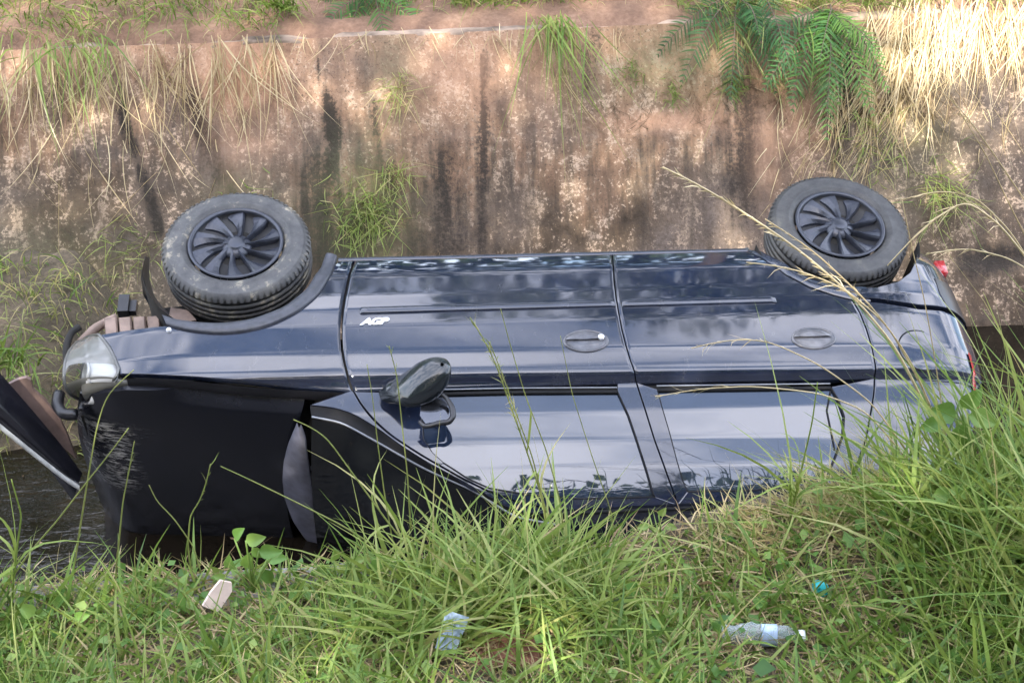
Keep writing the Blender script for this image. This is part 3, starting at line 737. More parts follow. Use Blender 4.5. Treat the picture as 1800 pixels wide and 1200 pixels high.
# ---- A pillar, windscreen, roof
L1 = side([(545, 712), (587, 716), (622, 727), (665, 753), (705, 783), (756, 815), (800, 838)]); L1 = np.vstack([L1, [(1.02, 1.335), (1.20, 1.362)]])
Ap = np.vstack([[(.447, .903)], shift(Aup[1:], -.004, .006)])
L1 = smoothline(L1, 40, 1)
G = coons(np.array([Ap[0], L1[0]]), np.array([(1.20, 1.344), L1[-1]]), Ap, L1, 10, 36)
mb = MB(); panel_mesh(mb, G, .003, .003, .03); pil = cbuild(mb, 'windscreen_pillar', PAINT)
Q = resample(L1, np.linspace(0, 1, 40)); rows = []
L2 = np.array([car_at(x, y, 2, n) for (x, y), n in (((548, 734), .745), ((600, 744), .725), ((662, 778), .690), ((740, 822), .645), ((774, 838), .625), ((830, 862), .60))])
L2 = np.vstack([np.stack([L2[:, 0], -L2[:, 1], L2[:, 2]], 1), [(1.02, 1.352, .572), (1.18, 1.378, .545)]]); L2 = smoothline(L2, 40, 1)
E1 = np.stack([Q[:, 0], Q[:, 1], S(Q[:, 0], np.minimum(Q[:, 1], 1.33))], 1)
for t, dn in ((0, -.004), (.3, -.012), (.75, -.012), (.90, -.008), (.96, .003), (1.0, -.010)):
    q = E1 * (1 - t) + L2 * t; rows.append(L(q[:, 0], q[:, 1], q[:, 2] + dn))
mb = MB(); mb.add(np.stack(rows).reshape(-1, 3), grid_faces(len(rows), 40)); cbuild(mb, 'rain_gutter', RUBBER, pil)
mb = MB(); mb.tube(rows[4], .004, 6); cbuild(mb, 'screen_trim', GREYMETAL, pil)
edge = rows[5]                                         # right edge of the glass
rows = []
for t in np.linspace(0, 1, 26):
    q = edge.copy(); q[:, 2] = edge[:, 2] * (1 - 2 * t); k = 1 - (2 * t - 1) ** 2
    q[:, 0] -= k * np.linspace(.03, .06, 40); q[:, 1] -= k * np.linspace(.02, .035, 40); rows.append(q)
mb = MB(); mb.add(np.stack(rows).reshape(-1, 3), grid_faces(26, 40)); cbuild(mb, 'windscreen', SCREEN)
rows = []
ar = np.linspace(1.13, 2.62, 40)
for t in np.linspace(-1, 1, 31):
    k = abs(t); nn = .592 * k
    h = 1.337 + .088 * (1 - k ** 2.6)
    q = L(ar + (1 - k * k) * np.linspace(-.06, .05, 40), h - .03 * ((ar - 1.85) / .75) ** 2 * (1 - k), np.sign(t) * nn); rows.append(q)
mb = MB(); mb.add(np.stack(rows).reshape(-1, 3), grid_faces(31, 40)); roof = cbuild(mb, 'roof', PAINT)
mb = MB(); mb.tube(L(ar, 1.345 + 0 * ar, .578 + 0 * ar), .009, 6); cbuild(mb, 'roof_drip_rail', RUBBER, roof)

# ---- bonnet, slightly sprung, with its raised rear edge
def bon_h(a, n):
    e = np.interp(a, [-.62, -.40, .0, .32], [.815, .852, .888, .915])
    w = np.interp(a, [-.62, .3], [.70, .75])
    return e + np.interp(a, [-.6, .2], [.045, .055]) * (1 - np.clip(np.abs(n) / w, 0, 1) ** 2.2) - .13 * np.clip((-.46 - a) / .18, 0, 1) ** 2
def bon_rear(n): return .165 + .125 * np.clip(np.abs(n) / .74, 0, 1) ** 2.1
def bon_front(n): return -.635 + .09 * np.clip(np.abs(n) / .70, 0, 1) ** 3
tt = np.linspace(-1, 1, 80); uu = np.r_[np.linspace(0, 1, 70)]
def half(a): return np.interp(a, [-.64, -.56, -.48, -.40, -.36, 0, .32], [.60, .655, .70, .735, .748, .758, .752])
V = []
for t in tt:
    a0, a1 = bon_front(t * .70), bon_rear(t * .74)
    a = a0 + (a1 - a0) * uu; n = t * half(a)
    h = bon_h(a, n) + .004 * np.sin(a * 9 + n * 4) * sstep(-.2, -.6, a)
    h = h - .085 * np.clip((abs(t) - .86) / .14, 0, 1) ** 2 * sstep(-.30, .15, a) * (t > 0)
    V.append(L(a, h, n))
V = np.stack(V)
dent = np.exp(-((V[..., 0] + .46) / .13) ** 2 - ((V[..., 2] - .40) / .16) ** 2)
V[..., 1] += .022 * dent
c_ = np.array(car_at(192, 800, 1, -.85))
scuff = np.exp(-((V[..., 0] - c_[0]) / .10) ** 4 - ((V[..., 2] - c_[2]) / .17) ** 4)
c3 = car_at(200, 756, 1, -.85); c2 = np.exp(-((V[..., 0] - c3[0]) / .08) ** 2 - ((V[..., 2] - c3[2]) / .035) ** 2)
mb = MB(); mb.add(V.reshape(-1, 3), grid_faces(80, 70)); V3 = V.copy(); V3[..., 1] += .018; mb.add(V3.reshape(-1, 3), grid_faces(80, 70, True))
for sel in (np.s_[:, 0], np.s_[:, -1], np.s_[0, :], np.s_[-1, :]):
    e1, e2 = V[sel], V3[sel]; k = len(e1); mb.add(np.concatenate([e1, e2]), [(j, j + 1, k + j + 1, k + j) for j in range(k - 1)])
sc_all = np.zeros(sum(len(v) for v in mb.V)); sc_all[:5600] = np.clip(scuff * .8 + c2 * 1.2, 0, 1).ravel()
bon = cbuild(mb, 'bonnet', BONNET, attrs=dict(scuff=sc_all))
eL = smoothline([car_at(x, y, 1, -.978) for x, y in ((524, 748), (508, 785), (500, 818), (498, 850), (502, 882), (515, 916), (534, 944), (556, 968), (590, 1000))], 60, 2)
eR = smoothline([car_at(x, y, 1, -1.022) for x, y in ((526, 751), (535, 775), (538, 806), (545, 848), (555, 890), (566, 912), (582, 930), (602, 958), (640, 1000))], 60, 2)
rows = [eL + [-.004, .014, 0], eL, eL * .75 + eR * .25 + [0, -.004, .004], eL * .4 + eR * .6 + [0, -.006, .006], eR, eR + [.006, .02, -.006]]
mb = MB(); mb.add(np.stack(rows).reshape(-1, 3), grid_faces(len(rows), 60, True)); cbuild(mb, 'buckled_edge', simple('scuffed_grey_plastic', (.12, .12, .15), .42, 0, .35, 14), bon)
# cowl with louvres
mb = MB(); rows = []
for k, (da, h) in enumerate(((.06, .885), (.10, .872), (.17, .90), (.24, .935))):
    nn = np.linspace(-.70, .72, 50); rows.append(L(.165 + .10 * np.abs(nn / .74) ** 2 + da, h + .03 * (1 - (nn / .74) ** 2), nn))
mb.add(np.stack(rows).reshape(-1, 3), grid_faces(4, 50)); cowl = cbuild(mb, 'cowl', DARK)
for k in range(9):
    mb = MB(); nn = .30 - .055 * k; c = .165 + .10 * (nn / .74) ** 2; mb.tube(L(np.array([c + .08, c + .13, c + .20]), np.array([.905, .905, .935]) + .03 * (1 - (nn / .74) ** 2), np.full(3, nn)), .008, 5); cbuild(mb, 'louvre', BLACKP, cowl)
# wipers
for n0, n1 in ((.42, -.15), (-.18, -.60)):
    mb = MB(); P = L(np.array([.30, .42, .44, .45]), np.array([.975, 1.02, 1.03, 1.03]), np.array([n0, n0 - .15, n0 - .35, n1])); mb.tube(resample(P, np.linspace(0, 1, 14)), .008, 6); cbuild(mb, 'wiper', BLACKP)

# ---- head lamp
lr = np.array([(174, 588), (182, 597), (193, 612), (202, 630), (209, 649), (203, 664), (185, 678), (163, 690)])
ll = np.array([(147, 597), (134, 602), (122, 616), (114, 636), (112, 658), (114, 680), (124, 694), (139, 702)])
R3 = []
for q in lr:
    a, h = on_side(*q); R3.append(L(a, h, S(a, h)))
R3 = np.array(R3); L3 = np.array([car_at(*q, 0, -.575) for q in ll])
R3[-1] = car_at(*lr[-1], 0, -.50); R3[-2] = car_at(*lr[-2], 0, -.45)
def loft(A, B, n, bul, dirv, m=26):
    A = smoothline(A, m, 0); B = smoothline(B, m, 0); rows = []
    for t in np.linspace(0, 1, n):
        e = np.sin(np.pi * np.linspace(0, 1, m)) ** .5
        rows.append(A * (1 - t) + B * t + np.array(dirv)[None] * (bul * np.sin(np.pi * t) ** .7 * (.35 + .65 * e))[:, None])
    return np.stack(rows)
Gl = loft(L3, R3, 16, .024, (-.55, 0, .83))
hl = cobj('headlight', Gl.reshape(-1, 3) + np.array([.050, 0, -.055]), grid_faces(16, 26), LAMPGREY)
cobj('lamp_lens', Gl.reshape(-1, 3), grid_faces(16, 26), LENS, hl)
edge_loop = np.vstack([Gl[0], Gl[1:, -1], Gl[-1, ::-1][1:], Gl[::-1, 0][1:]])
mb = MB(); mb.tube(edge_loop, .006, 6); cbuild(mb, 'lamp_rim', LAMPGREY, hl)
Gi = Gl[6:15, 0:17] + np.array([.018, 0, -.022])
cobj('turn_signal', Gi.reshape(-1, 3), grid_faces(9, 17), WHITEPL, hl)
mb = MB(); mb.tube(smoothline(Gl[np.clip(np.linspace(5, 9, 17).astype(int), 0, 15), np.arange(1, 18)] + np.array([.004, 0, -.008]), 30, 3), .006, 6); cbuild(mb, 'signal_divider', WHITEPL, hl)
c0 = Gl[4, 20] + np.array([.045, .01, -.045])
mb = MB(); mb.lathe([(.004, -.035), (.018, -.03), (.034, -.012), (.042, .012)], 24); V0 = np.concatenate(mb.V); rt = np.array(Matrix.Rotation(rad(-58), 3, 'Y')); mb.V = [V0 @ rt.T + c0]; cbuild(mb, 'lamp_bowl', SILVER, hl)

# ---- front end left bare by the torn off bumper
for k in range(4):
    x0, x1 = 186 + 25 * k, 186 + 25 * k + 22
    q = np.array([car_at(x, y, 2, .66) for x, y in ((x0, 596 - 4 * k), (x1, 593 - 4 * k), (x1 - 2, 557 - .6 * k), (x0 - 3, 559 - .6 * k))]); q2 = q - [0, 0, .22]; m_ = q.mean(0) + [0, 0, .014]; r_ = q * .78 + q.mean(0) * .22 + [0, 0, .012]
    mb = MB(); mb.add(np.concatenate([q, q2, r_]), [(0, 1, 9, 8), (1, 2, 10, 9), (2, 3, 11, 10), (3, 0, 8, 11), (8, 9, 10, 11), (0, 1, 5, 4), (1, 2, 6, 5), (2, 3, 7, 6), (3, 0, 4, 7)]); cbuild(mb, 'crash_foam', MUDDY, smooth=False)
mb = MB(); P = np.array([car_at(x, y, 2, .60) for x, y in ((138, 600), (152, 590), (172, 574), (192, 562), (205, 556))]); mb.tube(resample(P, np.linspace(0, 1, 16)), np.interp(np.linspace(0, 1, 16), [0, .4, 1], [.010, .020, .014]), 7); cbuild(mb, 'crash_beam', MUDDY)
mb = MB(); q = np.array([car_at(x, y, 2, .60) for x, y in ((296, 560), (300, 540), (330, 545), (345, 562), (300, 572))]); q2 = q - [0, 0, .10]; mb.add(np.concatenate([q, q2]), [(0, 1, 2, 3, 4)] + [(i, (i + 1) % 5, 5 + (i + 1) % 5, 5 + i) for i in range(5)]); cbuild(mb, 'arch_bracket', MUDDY, smooth=False)
mb = MB(); P0 = np.array([car_at(x, y, 2, .66) for x, y in ((255, 452), (247, 485), (252, 520), (268, 545), (296, 566))]); P1 = np.array([car_at(x, y, 2, .52) for x, y in ((263, 452), (262, 485), (270, 518), (286, 540), (310, 560))])
A3 = smoothline(P0, 30, 2); B3 = smoothline(P1, 30, 2); mb.add(np.stack([A3 + [0, 0, .0], A3 * .75 + B3 * .25 + [-.004, 0, .006], A3 * .4 + B3 * .6, B3]).reshape(-1, 3), grid_faces(4, 30)); cbuild(mb, 'arch_liner', PLASTIC)
mb = MB(); P = car_at(222, 537, 2, .40); mb.box(P + [-.03, -.045, -.04], P + [.012, .045, .02]); mb.box(P + [.012, -.03, -.03], P + [.04, .03, .0]); cbuild(mb, 'bracket', BLACKP, smooth=False)
mb = MB(); mb.box((-.57, -.80, -.52), (-.50, -.66, .52)); mb.box((-.60, -.62, -.50), (-.52, -.48, .50)); cbuild(mb, 'front_panel', DARK, smooth=False)
mb = MB(); P = np.array([car_at(x, y, 2, .62) for x, y in ((118, 640), (116, 610), (124, 585), (140, 574))]); mb.tube(smoothline(P, 14, 1), .014, 6); cbuild(mb, 'lamp_bracket', DARK)
mb = MB(); P = np.array([car_at(x, y, 2, .64) for x, y in ((142, 720), (146, 706), (150, 712), (165, 702), (184, 690))]); mb.tube(smoothline(P, 18, 1), .009, 6); P = np.array([car_at(x, y, 2, .60) for x, y in ((104, 690), (100, 712), (112, 728), (135, 728))]); mb.tube(smoothline(P, 14, 1), .022, 6); cbuild(mb, 'grille_piece', BLACKP)

# ---- wheels
def wheel(a, h, n, steer, tmat, side_=1, R_=.291):
    w = MB(); w.lathe([(.02, -.03), (.15, -.035), (.16, -.09), (.10, -.16), (.02, -.17)], 32); wo = w.build('wheel', DARK, car)
    wo.location = tuple(np.array([a, -h, n]) - CBASE); wo.rotation_euler = (0, steer if side_ > 0 else math.pi - steer, 0)
    k = R_ / .291
    pr = [(.184, -.150), (.190, -.158), (.215, -.168), (.250, -.170), (.272, -.160)]
    z = -.152
    for i in range(5):                                          # tread ribs and grooves
        z0 = -.152 + i * .0275
        pr += [(.288 + .003 * (0 < i < 4), z0 + .003), (.288 + .003 * (0 < i < 4), z0 + .0215)]
        if i < 4: pr += [(.281, z0 + .0225), (.281, z0 + .0265)]
    pr += [(.284, -.012), (.274, -.001), (.268, .002), (.266, .0035), (.262, .003), (.238, .006), (.222, .006), (.218, .0085), (.212, .0085), (.208, .005), (.197, .000), (.190, -.006), (.186, -.014), (.182, -.03)]
    t = MB(); t.lathe([(r * k if r > .2 else r, z) for r, z in pr], 96)
    for j in range(72):                                         # shoulder blocks
        th0 = j * 2 * np.pi / 72; th1 = th0 + .05
        q = [(.2665, .001), (.2835, -.011), (.2895, -.026)]; A = [[r * np.cos(th0), r * np.sin(th0), z + .001] for r, z in q]; B = [[r * np.cos(th1), r * np.sin(th1), z + .001] for r, z in q]
        up = [[(r + .0035) * np.cos(tq), (r + .0035) * np.sin(tq), z + .002] for tq in (th0, th1) for r, z in q]
        t.add(up, [(0, 3, 4, 1), (1, 4, 5, 2)])
    t.build('tyre', tmat, wo)
    c = MB(); c.lathe([(.185, -.004), (.187, .001), (.183, .004), (.176, .003), (.173, -.004), (.170, -.016), (.160, -.030), (.06, -.034), (.02, -.034)], 64); c.build('wheel_rim', COVER if False else RIMD, wo)
    c = MB(); c.lathe([(.186, -.003), (.188, .003), (.184, .007), (.177, .007), (.171, .001), (.171, -.006)], 72); c.build('rim_lip', COVER, wo)
    c = MB(); c.lathe([(0, .006), (.026, .006), (.030, .004), (.032, -.002), (.040, -.005), (.055, -.012), (.060, -.024)], 40); c.build('hub_cap', COVER, wo)
    me = None
    for j in range(10):
        if me is None:
            s = MB(); nr = 9; rows = []
            for i in range(nr):
                u = i / (nr - 1); r = .036 + (.173 - .036) * u; tw = .30 * u ** 1.2; hw = np.interp(u, [0, .35, .8, 1], [.20, .12, .20, .245])
                zz = -.004 - .004 * u; row = []
                for q, (dz, f) in enumerate((( -.030, -1.06), (-.004, -1), (.004, -.80), (-.002, .0), (-.014, .86), (-.030, .98))):
                    ang = tw + hw * f; row.append([r * np.cos(ang), r * np.sin(ang), zz + dz])
                rows.append(row)
            s.add(np.array(rows).reshape(-1, 3), grid_faces(nr, 6, True))
            so_ = s.build('spoke', COVER, wo, False); me = so_.data
        else: so_ = link('spoke', me, wo)
        so_.rotation_euler = (0, 0, j * 2 * np.pi / 10 + .1)
    for j in range(4):
        s = MB(); th = j * np.pi / 2 + .5; s.lathe([(0, -.010), (.007, -.011), (.008, -.02)], 8, (.048 * np.cos(th), .048 * np.sin(th), 0)); s.build('wheel_bolt', COVER, wo)
    return wo
RIMD = simple('dark_wheel_back', (.012, .012, .014), .6)
wheel(0, .1619, .762, -.02, TYRE_F); wheel(2.47, .1301, .762, 0, TYRE_R)
wheel(0, .20, -.745, .02, TYRE_R, -1); wheel(2.47, .20, -.745, 0, TYRE_R, -1)
mb = MB(); mb.tube(L(np.array([2.47, 2.47]), np.array([.14, .2]), np.array([.66, -.66])), .035, 10); mb.tube(L(np.array([0, .0]), np.array([.17, .2]), np.array([.66, -.66])), .028, 10); mb.tube(L(np.array([.1, 1.2, 2.4, 2.7]), np.array([.2, .17, .2, .25]), np.array([.1, .1, .1, .3])), .03, 8); cbuild(mb, 'axle', DARK)

# ---- door mirror: shell opening rearwards, stalk, glass, rim
mb = MB(); rows = []
for u, n, ca, ch, ra, rh in ((0, .800, .60, .955, .052, .040), (.0, .835, .628, .965, .060, .058), (.2, .868, .665, .985, .070, .078), (.4, .90, .700, .985, .076, .078), (.6, .935, .728, .975, .070, .070), (.8, .962, .748, .968, .054, .054), (.92, .980, .762, .968, .034, .036), (1, .988, .768, .968, .006, .008)):
    th = np.linspace(0, 2 * np.pi, 28, endpoint=False); x = np.cos(th); y = np.sin(th)
    rows.append(L(ca + ra * np.sign(x) * np.abs(x) ** .85, ch + rh * y, n + .10 * (0) + 0 * th))
V = np.stack(rows)
mb.add(V.reshape(-1, 3), [(i * 28 + j, i * 28 + (j + 1) % 28, (i + 1) * 28 + (j + 1) % 28, (i + 1) * 28 + j) for i in range(len(rows) - 1) for j in range(28)])
mir = cbuild(mb, 'side_mirror', MIRP := simple('mirror_shell_paint', (.010, .013, .016), .16, 0, .2, 20, coat=.3))
loop_px = [(776, 692), (786, 700), (795, 716), (797, 732), (789, 742), (773, 743), (757, 748), (746, 749), (738, 740)]
P = np.array([car_at(x, y, 2, n) for (x, y), n in zip(loop_px, np.linspace(.91, .855, 9))])
mb = MB(); mb.tube(smoothline(P, 40, 2), np.interp(np.linspace(0, 1, 40), [0, .3, .6, 1], [.006, .011, .010, .008]), 8); cbuild(mb, 'mirror_rim', BLACKP, mir)
mb = MB(); Q = np.array([car_at(x, y, 2, .872) for x, y in ((742, 700), (770, 700), (786, 708), (790, 722), (786, 736), (770, 740), (748, 744), (738, 730))]); mb.add(Q, [tuple(range(8))]); cbuild(mb, 'mirror_glass', MIRRORG, mir, False)
mb = MB(); P = L(np.array([.55, .59, .62, .645, .67]), np.array([.945, .950, .958, .966, .972]), np.array([.790, .805, .825, .842, .86])); mb.tube(smoothline(P, 16, 1), np.interp(np.linspace(0, 1, 16), [0, .3, 1], [.012, .042, .05]), 14); cbuild(mb, 'mirror_stalk', MIRP, mir)

BUMPERP = simple('black_bumper_paint', (.010, .010, .014), .16, 0, .3, 12, ior=1.5)
# ---- the torn bumper hanging off the nose
bumper = empty('torn_bumper', (-.85, -.86, -.2)); tag(bumper, 'torn off dark bumper strip jutting out to the left of the overturned car nose', 'bumper'); bz = np.array([-.85, -.86, -.2])
top = smoothline([at_axis(x, y, 1, -.86) for x, y in ((-190, 470), (-90, 565), (0, 655), (60, 724), (110, 784), (145, 832))], 50, 2)
bot = smoothline([at_axis(x, y, 1, -.92) for x, y in ((-210, 560), (-90, 650), (10, 733), (70, 782), (120, 822), (146, 838))], 50, 2)
mid = smoothline([at_axis(x, y, 1, -.93) for x, y in ((-196, 512), (-90, 605), (4, 690), (64, 752), (113, 803), (145, 835))], 50, 2)
bot = bot - [0, .06, .0]; mid = mid - [0, .06, .0]; rows = [top, top - [.005, .025, .007], top - [.025, .06, .042], top - [.033, .085, .062], (top - [.033, .085, .062]) * .6 + mid * .4, mid, mid * .4 + bot * .6, bot]
obj('bumper_skin', np.stack(rows).reshape(-1, 3) - bz, grid_faces(len(rows), 50), BUMPERP, bumper)
rows = [bot + [0, -.004, .012], bot + [0, -.016, .006], bot + [0, -.012, -.012], bot + [0, .004, -.02]]
obj('bumper_lip', np.stack(rows).reshape(-1, 3) - bz, grid_faces(len(rows), 50), PALEP, bumper)
mb = MB(); Q = np.array([at_axis(x, y, 1, -.78) for x, y in ((14, 676), (30, 668), (46, 664), (54, 668), (58, 684), (80, 706), (106, 738), (120, 768), (134, 806), (100, 776), (60, 728))]); Q2 = Q + [0, .012, .004]
Q = Q - bz; Q2 = Q2 - bz; mb.add(np.concatenate([Q, Q2]), [tuple(range(11)), tuple(range(11, 22))[::-1]] + [(i, (i + 1) % 11, 11 + (i + 1) % 11, 11 + i) for i in range(11)]); mb.build('bumper_bracket', BROWNP, bumper, False).data.materials[0]
for k in range(4):
    c0 = at_axis(24 + 7 * k, 745 + 5.5 * k, 1, -.935); s = MB(); s.box((-.006, -.004, -.006), (.006, .006, .006)); V0 = np.concatenate(s.V); s.V = [V0 + c0 - bz + [0, -.006, .003]]; s.build('clip_hole', RUBBER, bumper, False)

# ================================================================== VEGETATION
class Blades:                               # many ribbons, each with its own bend, gathered into one mesh
    def __init__(s, seg=4): s.seg = seg; s.V = []; s.T = []; s.cnt = 0; s.C = []
    def add(s, base, d, bend, length, width, tint, wdir=None):
        base = np.atleast_2d(base).astype(float); N = len(base)
        d = np.broadcast_to(d, (N, 3)).astype(float); d = d / np.linalg.norm(d, axis=1)[:, None]
        bend = np.broadcast_to(bend, (N, 3)); length = np.broadcast_to(length, (N,)); width = np.broadcast_to(width, (N,)); tint = np.broadcast_to(tint, (N,))
        if wdir is None:
            r = RNG.normal(size=(N, 3)); wdir = np.cross(d, r)
        wdir = wdir / (np.linalg.norm(wdir, axis=1)[:, None] + 1e-9)
        t = np.linspace(0, 1, s.seg + 1)
        P = base[:, None] + d[:, None] * (length[:, None] * t)[..., None] + bend[:, None] * (length[:, None] * t ** 2)[..., None]
        w = width[:, None] * np.minimum(1, (1 - t ** 2.2) * 1.0 + .06) * np.minimum(1, .55 + t * 1.8)
        A = P - wdir[:, None] * w[..., None] / 2; B = P + wdir[:, None] * w[..., None] / 2
        s.V.append(np.stack([A, B], 2).reshape(-1, 3)); s.T.append(np.repeat(tint, (s.seg + 1) * 2)); s.cnt += N
    def arrays(s):
        k = s.seg + 1; b = np.arange(s.cnt)[:, None] * k * 2 + np.arange(s.seg)[None] * 2; b = b.ravel()
        return np.concatenate(s.V), np.stack([b, b + 1, b + 3, b + 2], 1), np.concatenate(s.T)
    def build(s, name, mat, parent=None, origin=None):
        V, F, T = s.arrays()
        if origin is not None: V = V - origin
        return obj(name, V, F, mat, parent, True, dict(tint=T))
def U(a, b, n): return RNG.uniform(a, b, n)
def leaves(C, size, tint, asp=.5, nrm=None, droop=.0):
    """small leaf-shaped cards (two quads folded along the midrib)"""
    C = np.atleast_2d(C); N = len(C); size = np.broadcast_to(size, (N,))
    d = RNG.normal(size=(N, 3)); d[:, 2] -= droop; d /= np.linalg.norm(d, axis=1)[:, None]
    n = RNG.normal(size=(N, 3)) if nrm is None else np.broadcast_to(nrm, (N, 3)) + RNG.normal(size=(N, 3)) * .45
    w = np.cross(d, n); w /= np.linalg.norm(w, axis=1)[:, None]; n = np.cross(w, d)
    s1 = size[:, None]
    V = np.stack([C, C + d * s1 * .45 + w * s1 * asp * .5 + n * s1 * .10, C + d * s1, C + d * s1 * .45 - w * s1 * asp * .5 + n * s1 * .10], 1)
    i = np.arange(N) * 4
    F = np.concatenate([np.stack([i, i + 1, i + 2], 1), np.stack([i, i + 2, i + 3], 1)])
    return V.reshape(-1, 3), F, np.repeat(np.broadcast_to(tint, (N,)), 4)

# ---- woods outside the frame: the near one shades the channel, the far one hangs over it and shows in the paint
def wood(name, boxes, trunks, mat=TREELEAF):
    Vs, Fs, Ts, k = [], [], [], 0
    for (lo, hi, N, sz, dens) in boxes:
        P = U(0, 1, (N, 3)) * (np.array(hi) - lo) + lo
        keep = fbm(P[:, 0] * .9 + P[:, 1] * .5, P[:, 2] * .9, 91, 4) > dens
        P = P[keep]; V, F, T = leaves(P, U(.6, 1.3, len(P)) * sz, U(0, 1, len(P)), .55, droop=.4)
        Vs.append(V); Fs.append(F + k); Ts.append(T); k += len(V)
    o = obj(name, np.concatenate(Vs), np.concatenate(Fs), mat, None, False, dict(tint=np.concatenate(Ts)))
    o.data.materials.append(WOOD); mb = MB()
    for (x, y, z0, z1, r) in trunks: mb.tube([(x, y, z0), (x + .1, y + .1, z0 * .5 + z1 * .5), (x - .1, y + .2, z1)], [r, r * .8, r * .3], 9)
    t = mb.build(name + '_trunks', WOOD); tag(t, kind='stuff')
    return tag(o, kind='stuff')
wood('wood', [((-17, -11.5, 1.2), (-.35, -8.2, 10.4), 60000, .21, .0), ((-.3, -11, 1.2), (9, -8.2, 8.15), 36000, .21, .0)],
     [(-12, -10, .5, 8, .22), (-7.5, -9.8, .5, 9, .25), (-3, -10, .5, 8.5, .2), (1.2, -9.6, .5, 7, .18), (5.5, -9.8, .5, 7.5, .2)])
wood('far_wood', [((1.1, 1.7, 4.6), (5.2, 4.6, 9.4), 11000, .16, .47), ((-1.6, 2.9, 4.2), (1.2, 4.4, 6.4), 3200, .15, .50), ((2.7, .9, 6.3), (6.2, 2.6, 9.6), 6500, .15, .46), ((-11, 5.6, .9), (11, 8, 6.6), 15000, .34, .0), ((-4, 3.8, 2.2), (-1.8, 5, 4.6), 900, .2, .45)],
     [(3.2, 4.3, .8, 7.5, .10), (-.2, 4.6, .8, 5, .07), (-3, 4.6, .8, 4, .06), (5, 7.5, .8, 5, .12), (-5, 7.5, .8, 5, .12)])

# ---- grass of the near bank
def bank_pt(x, y): return np.stack([x, y, bank_z(x, y)], 1)
G_ = Blades(4)
hx = lambda x: np.interp(x, [-1, -.2, .2, .5, .8, 1.05, 1.3, 1.6, 1.9, 2.2, 3], [.17, .15, .12, .14, .20, .15, .11, .13, .25, .40, .42])
def sow(N, x0, x1, y0, y1, hk, wk, tint, lean=.45, bendk=.5, dens=None):
    x = U(x0, x1, N); y = U(y0, y1, N)
    k = RNG.random(N) < np.clip(.25 + 1.9 * (fbm(x * 4.5, y * 4.5, 66, 3) - .22), .15, 1); x, y = x[k], y[k]; N = len(x)
    if dens is not None: k = RNG.random(N) < dens(x, y); x, y = x[k], y[k]
    N = len(x); P = bank_pt(x, y); P[:, 2] -= .01
    ph = U(0, 2 * np.pi, N); d = np.stack([np.cos(ph) * lean, np.sin(ph) * lean, np.ones(N)], 1) + RNG.normal(size=(N, 3)) * .12
    ph2 = ph + RNG.normal(size=N) * .7; b = np.stack([np.cos(ph2), np.sin(ph2), -.55 * np.ones(N)], 1) * U(.1, 1, N)[:, None] * bendk
    L_ = hx(x) * hk * U(.45, 1.35, N)
    G_.add(P, d, b, L_, wk * U(.6, 1.4, N), tint(N))
green = lambda n: np.clip(RNG.normal(.44, .15, n), .02, .78)
mixed = lambda n: np.where(RNG.random(n) < .22, U(.75, 1, n), np.clip(RNG.normal(.48, .18, n), .02, .8))
CLEARED = [(on_bank(905, 1130), .15, .15, 1.0), (on_bank(792, 1150), .08, .16, 1.0), (on_bank(1335, 1135), .11, .08, .85), (on_bank(1440, 1042), .035, .07, .9), (on_bank(384, 1060), .05, .08, .9)]
bare = lambda x, y: 1 - sum(k_ * np.exp(-((x - c_[0]) / rx_) ** 2 - ((y - c_[1] + .05) / ry_) ** 2) for c_, rx_, ry_, k_ in CLEARED) - .75 * np.exp(-((x - 1.66) / .28) ** 2 - ((y + 2.62) / .12) ** 2) - .9 * np.exp(-((x - 1.24) / .11) ** 2 - ((y + 2.60) / .10) ** 2)
sow(15000, -.9, 2.9, -3.45, -2.52, .62, .0062, mixed, .6, .7, bare)
sow(7600, -.9, 2.9, -3.45, -2.56, 1.12, .0085, green, .4, .7, bare)
sow(1000, .50, 1.10, -2.95, -2.54, 1.4, .0095, lambda n: np.clip(RNG.normal(.58, .12, n), .3, .85), .55, .75)
sow(2000, 1.75, 3.0, -3.2, -2.5, 1.35, .010, lambda n: np.clip(RNG.normal(.50, .15, n), .2, .9), .4, .7)
sow(1500, 1.35, 2.0, -2.75, -2.5, .8, .005, lambda n: U(.75, 1, n), .8, .8)
sow(5000, -6, 8, -5.2, -3.3, 1.3, .014, mixed, .4, .6)
sow(1500, 2.9, 8, -3.4, -2.5, 1.2, .012, mixed, .4, .6); sow(1500, -6, -.9, -3.4, -2.5, 1.1, .012, mixed, .4, .6)
sow(260, -.8, 2.7, -3.2, -2.55, 2.1, .0032, lambda n: U(.68, .98, n), .35, .45, bare)
sow(700, -.8, 2.7, -3.3, -2.55, 1.1, .007, mixed, .9, 1.6, bare)
g = G_.build('grass', GRASS); tag(g, kind='stuff')
x = U(-.9, 2.9, 9500); y = U(-3.45, -2.53, 9500); k = RNG.random(9500) < (.35 + .65 * (fbm(x * 2, y * 2, 77, 3) > .48)) * bare(x, y) * np.interp(x, [0, .6, 3], [1, .7, .45]); x, y = x[k], y[k]
P = bank_pt(x, y); P[:, 2] += U(.005, .06, len(x)) * hx(x) / .15
V, F, T = leaves(P, U(.012, .034, len(x)) * np.where(RNG.random(len(x)) < .08, 1.7, 1), np.clip(RNG.normal(.5, .25, len(x)), 0, 1), .75, (0, -.4, .9))
g = obj('ground_cover', V, F, BROAD, None, False, dict(tint=T)); tag(g, kind='stuff')
D_ = Blades(3)                               # dead thatch lying flat between the tufts
N = 14000; x = U(-.9, 2.9, N); y = U(-3.45, -2.50, N); P = bank_pt(x, y); P[:, 2] += U(0, .02, N); ph = U(0, 2 * np.pi, N)
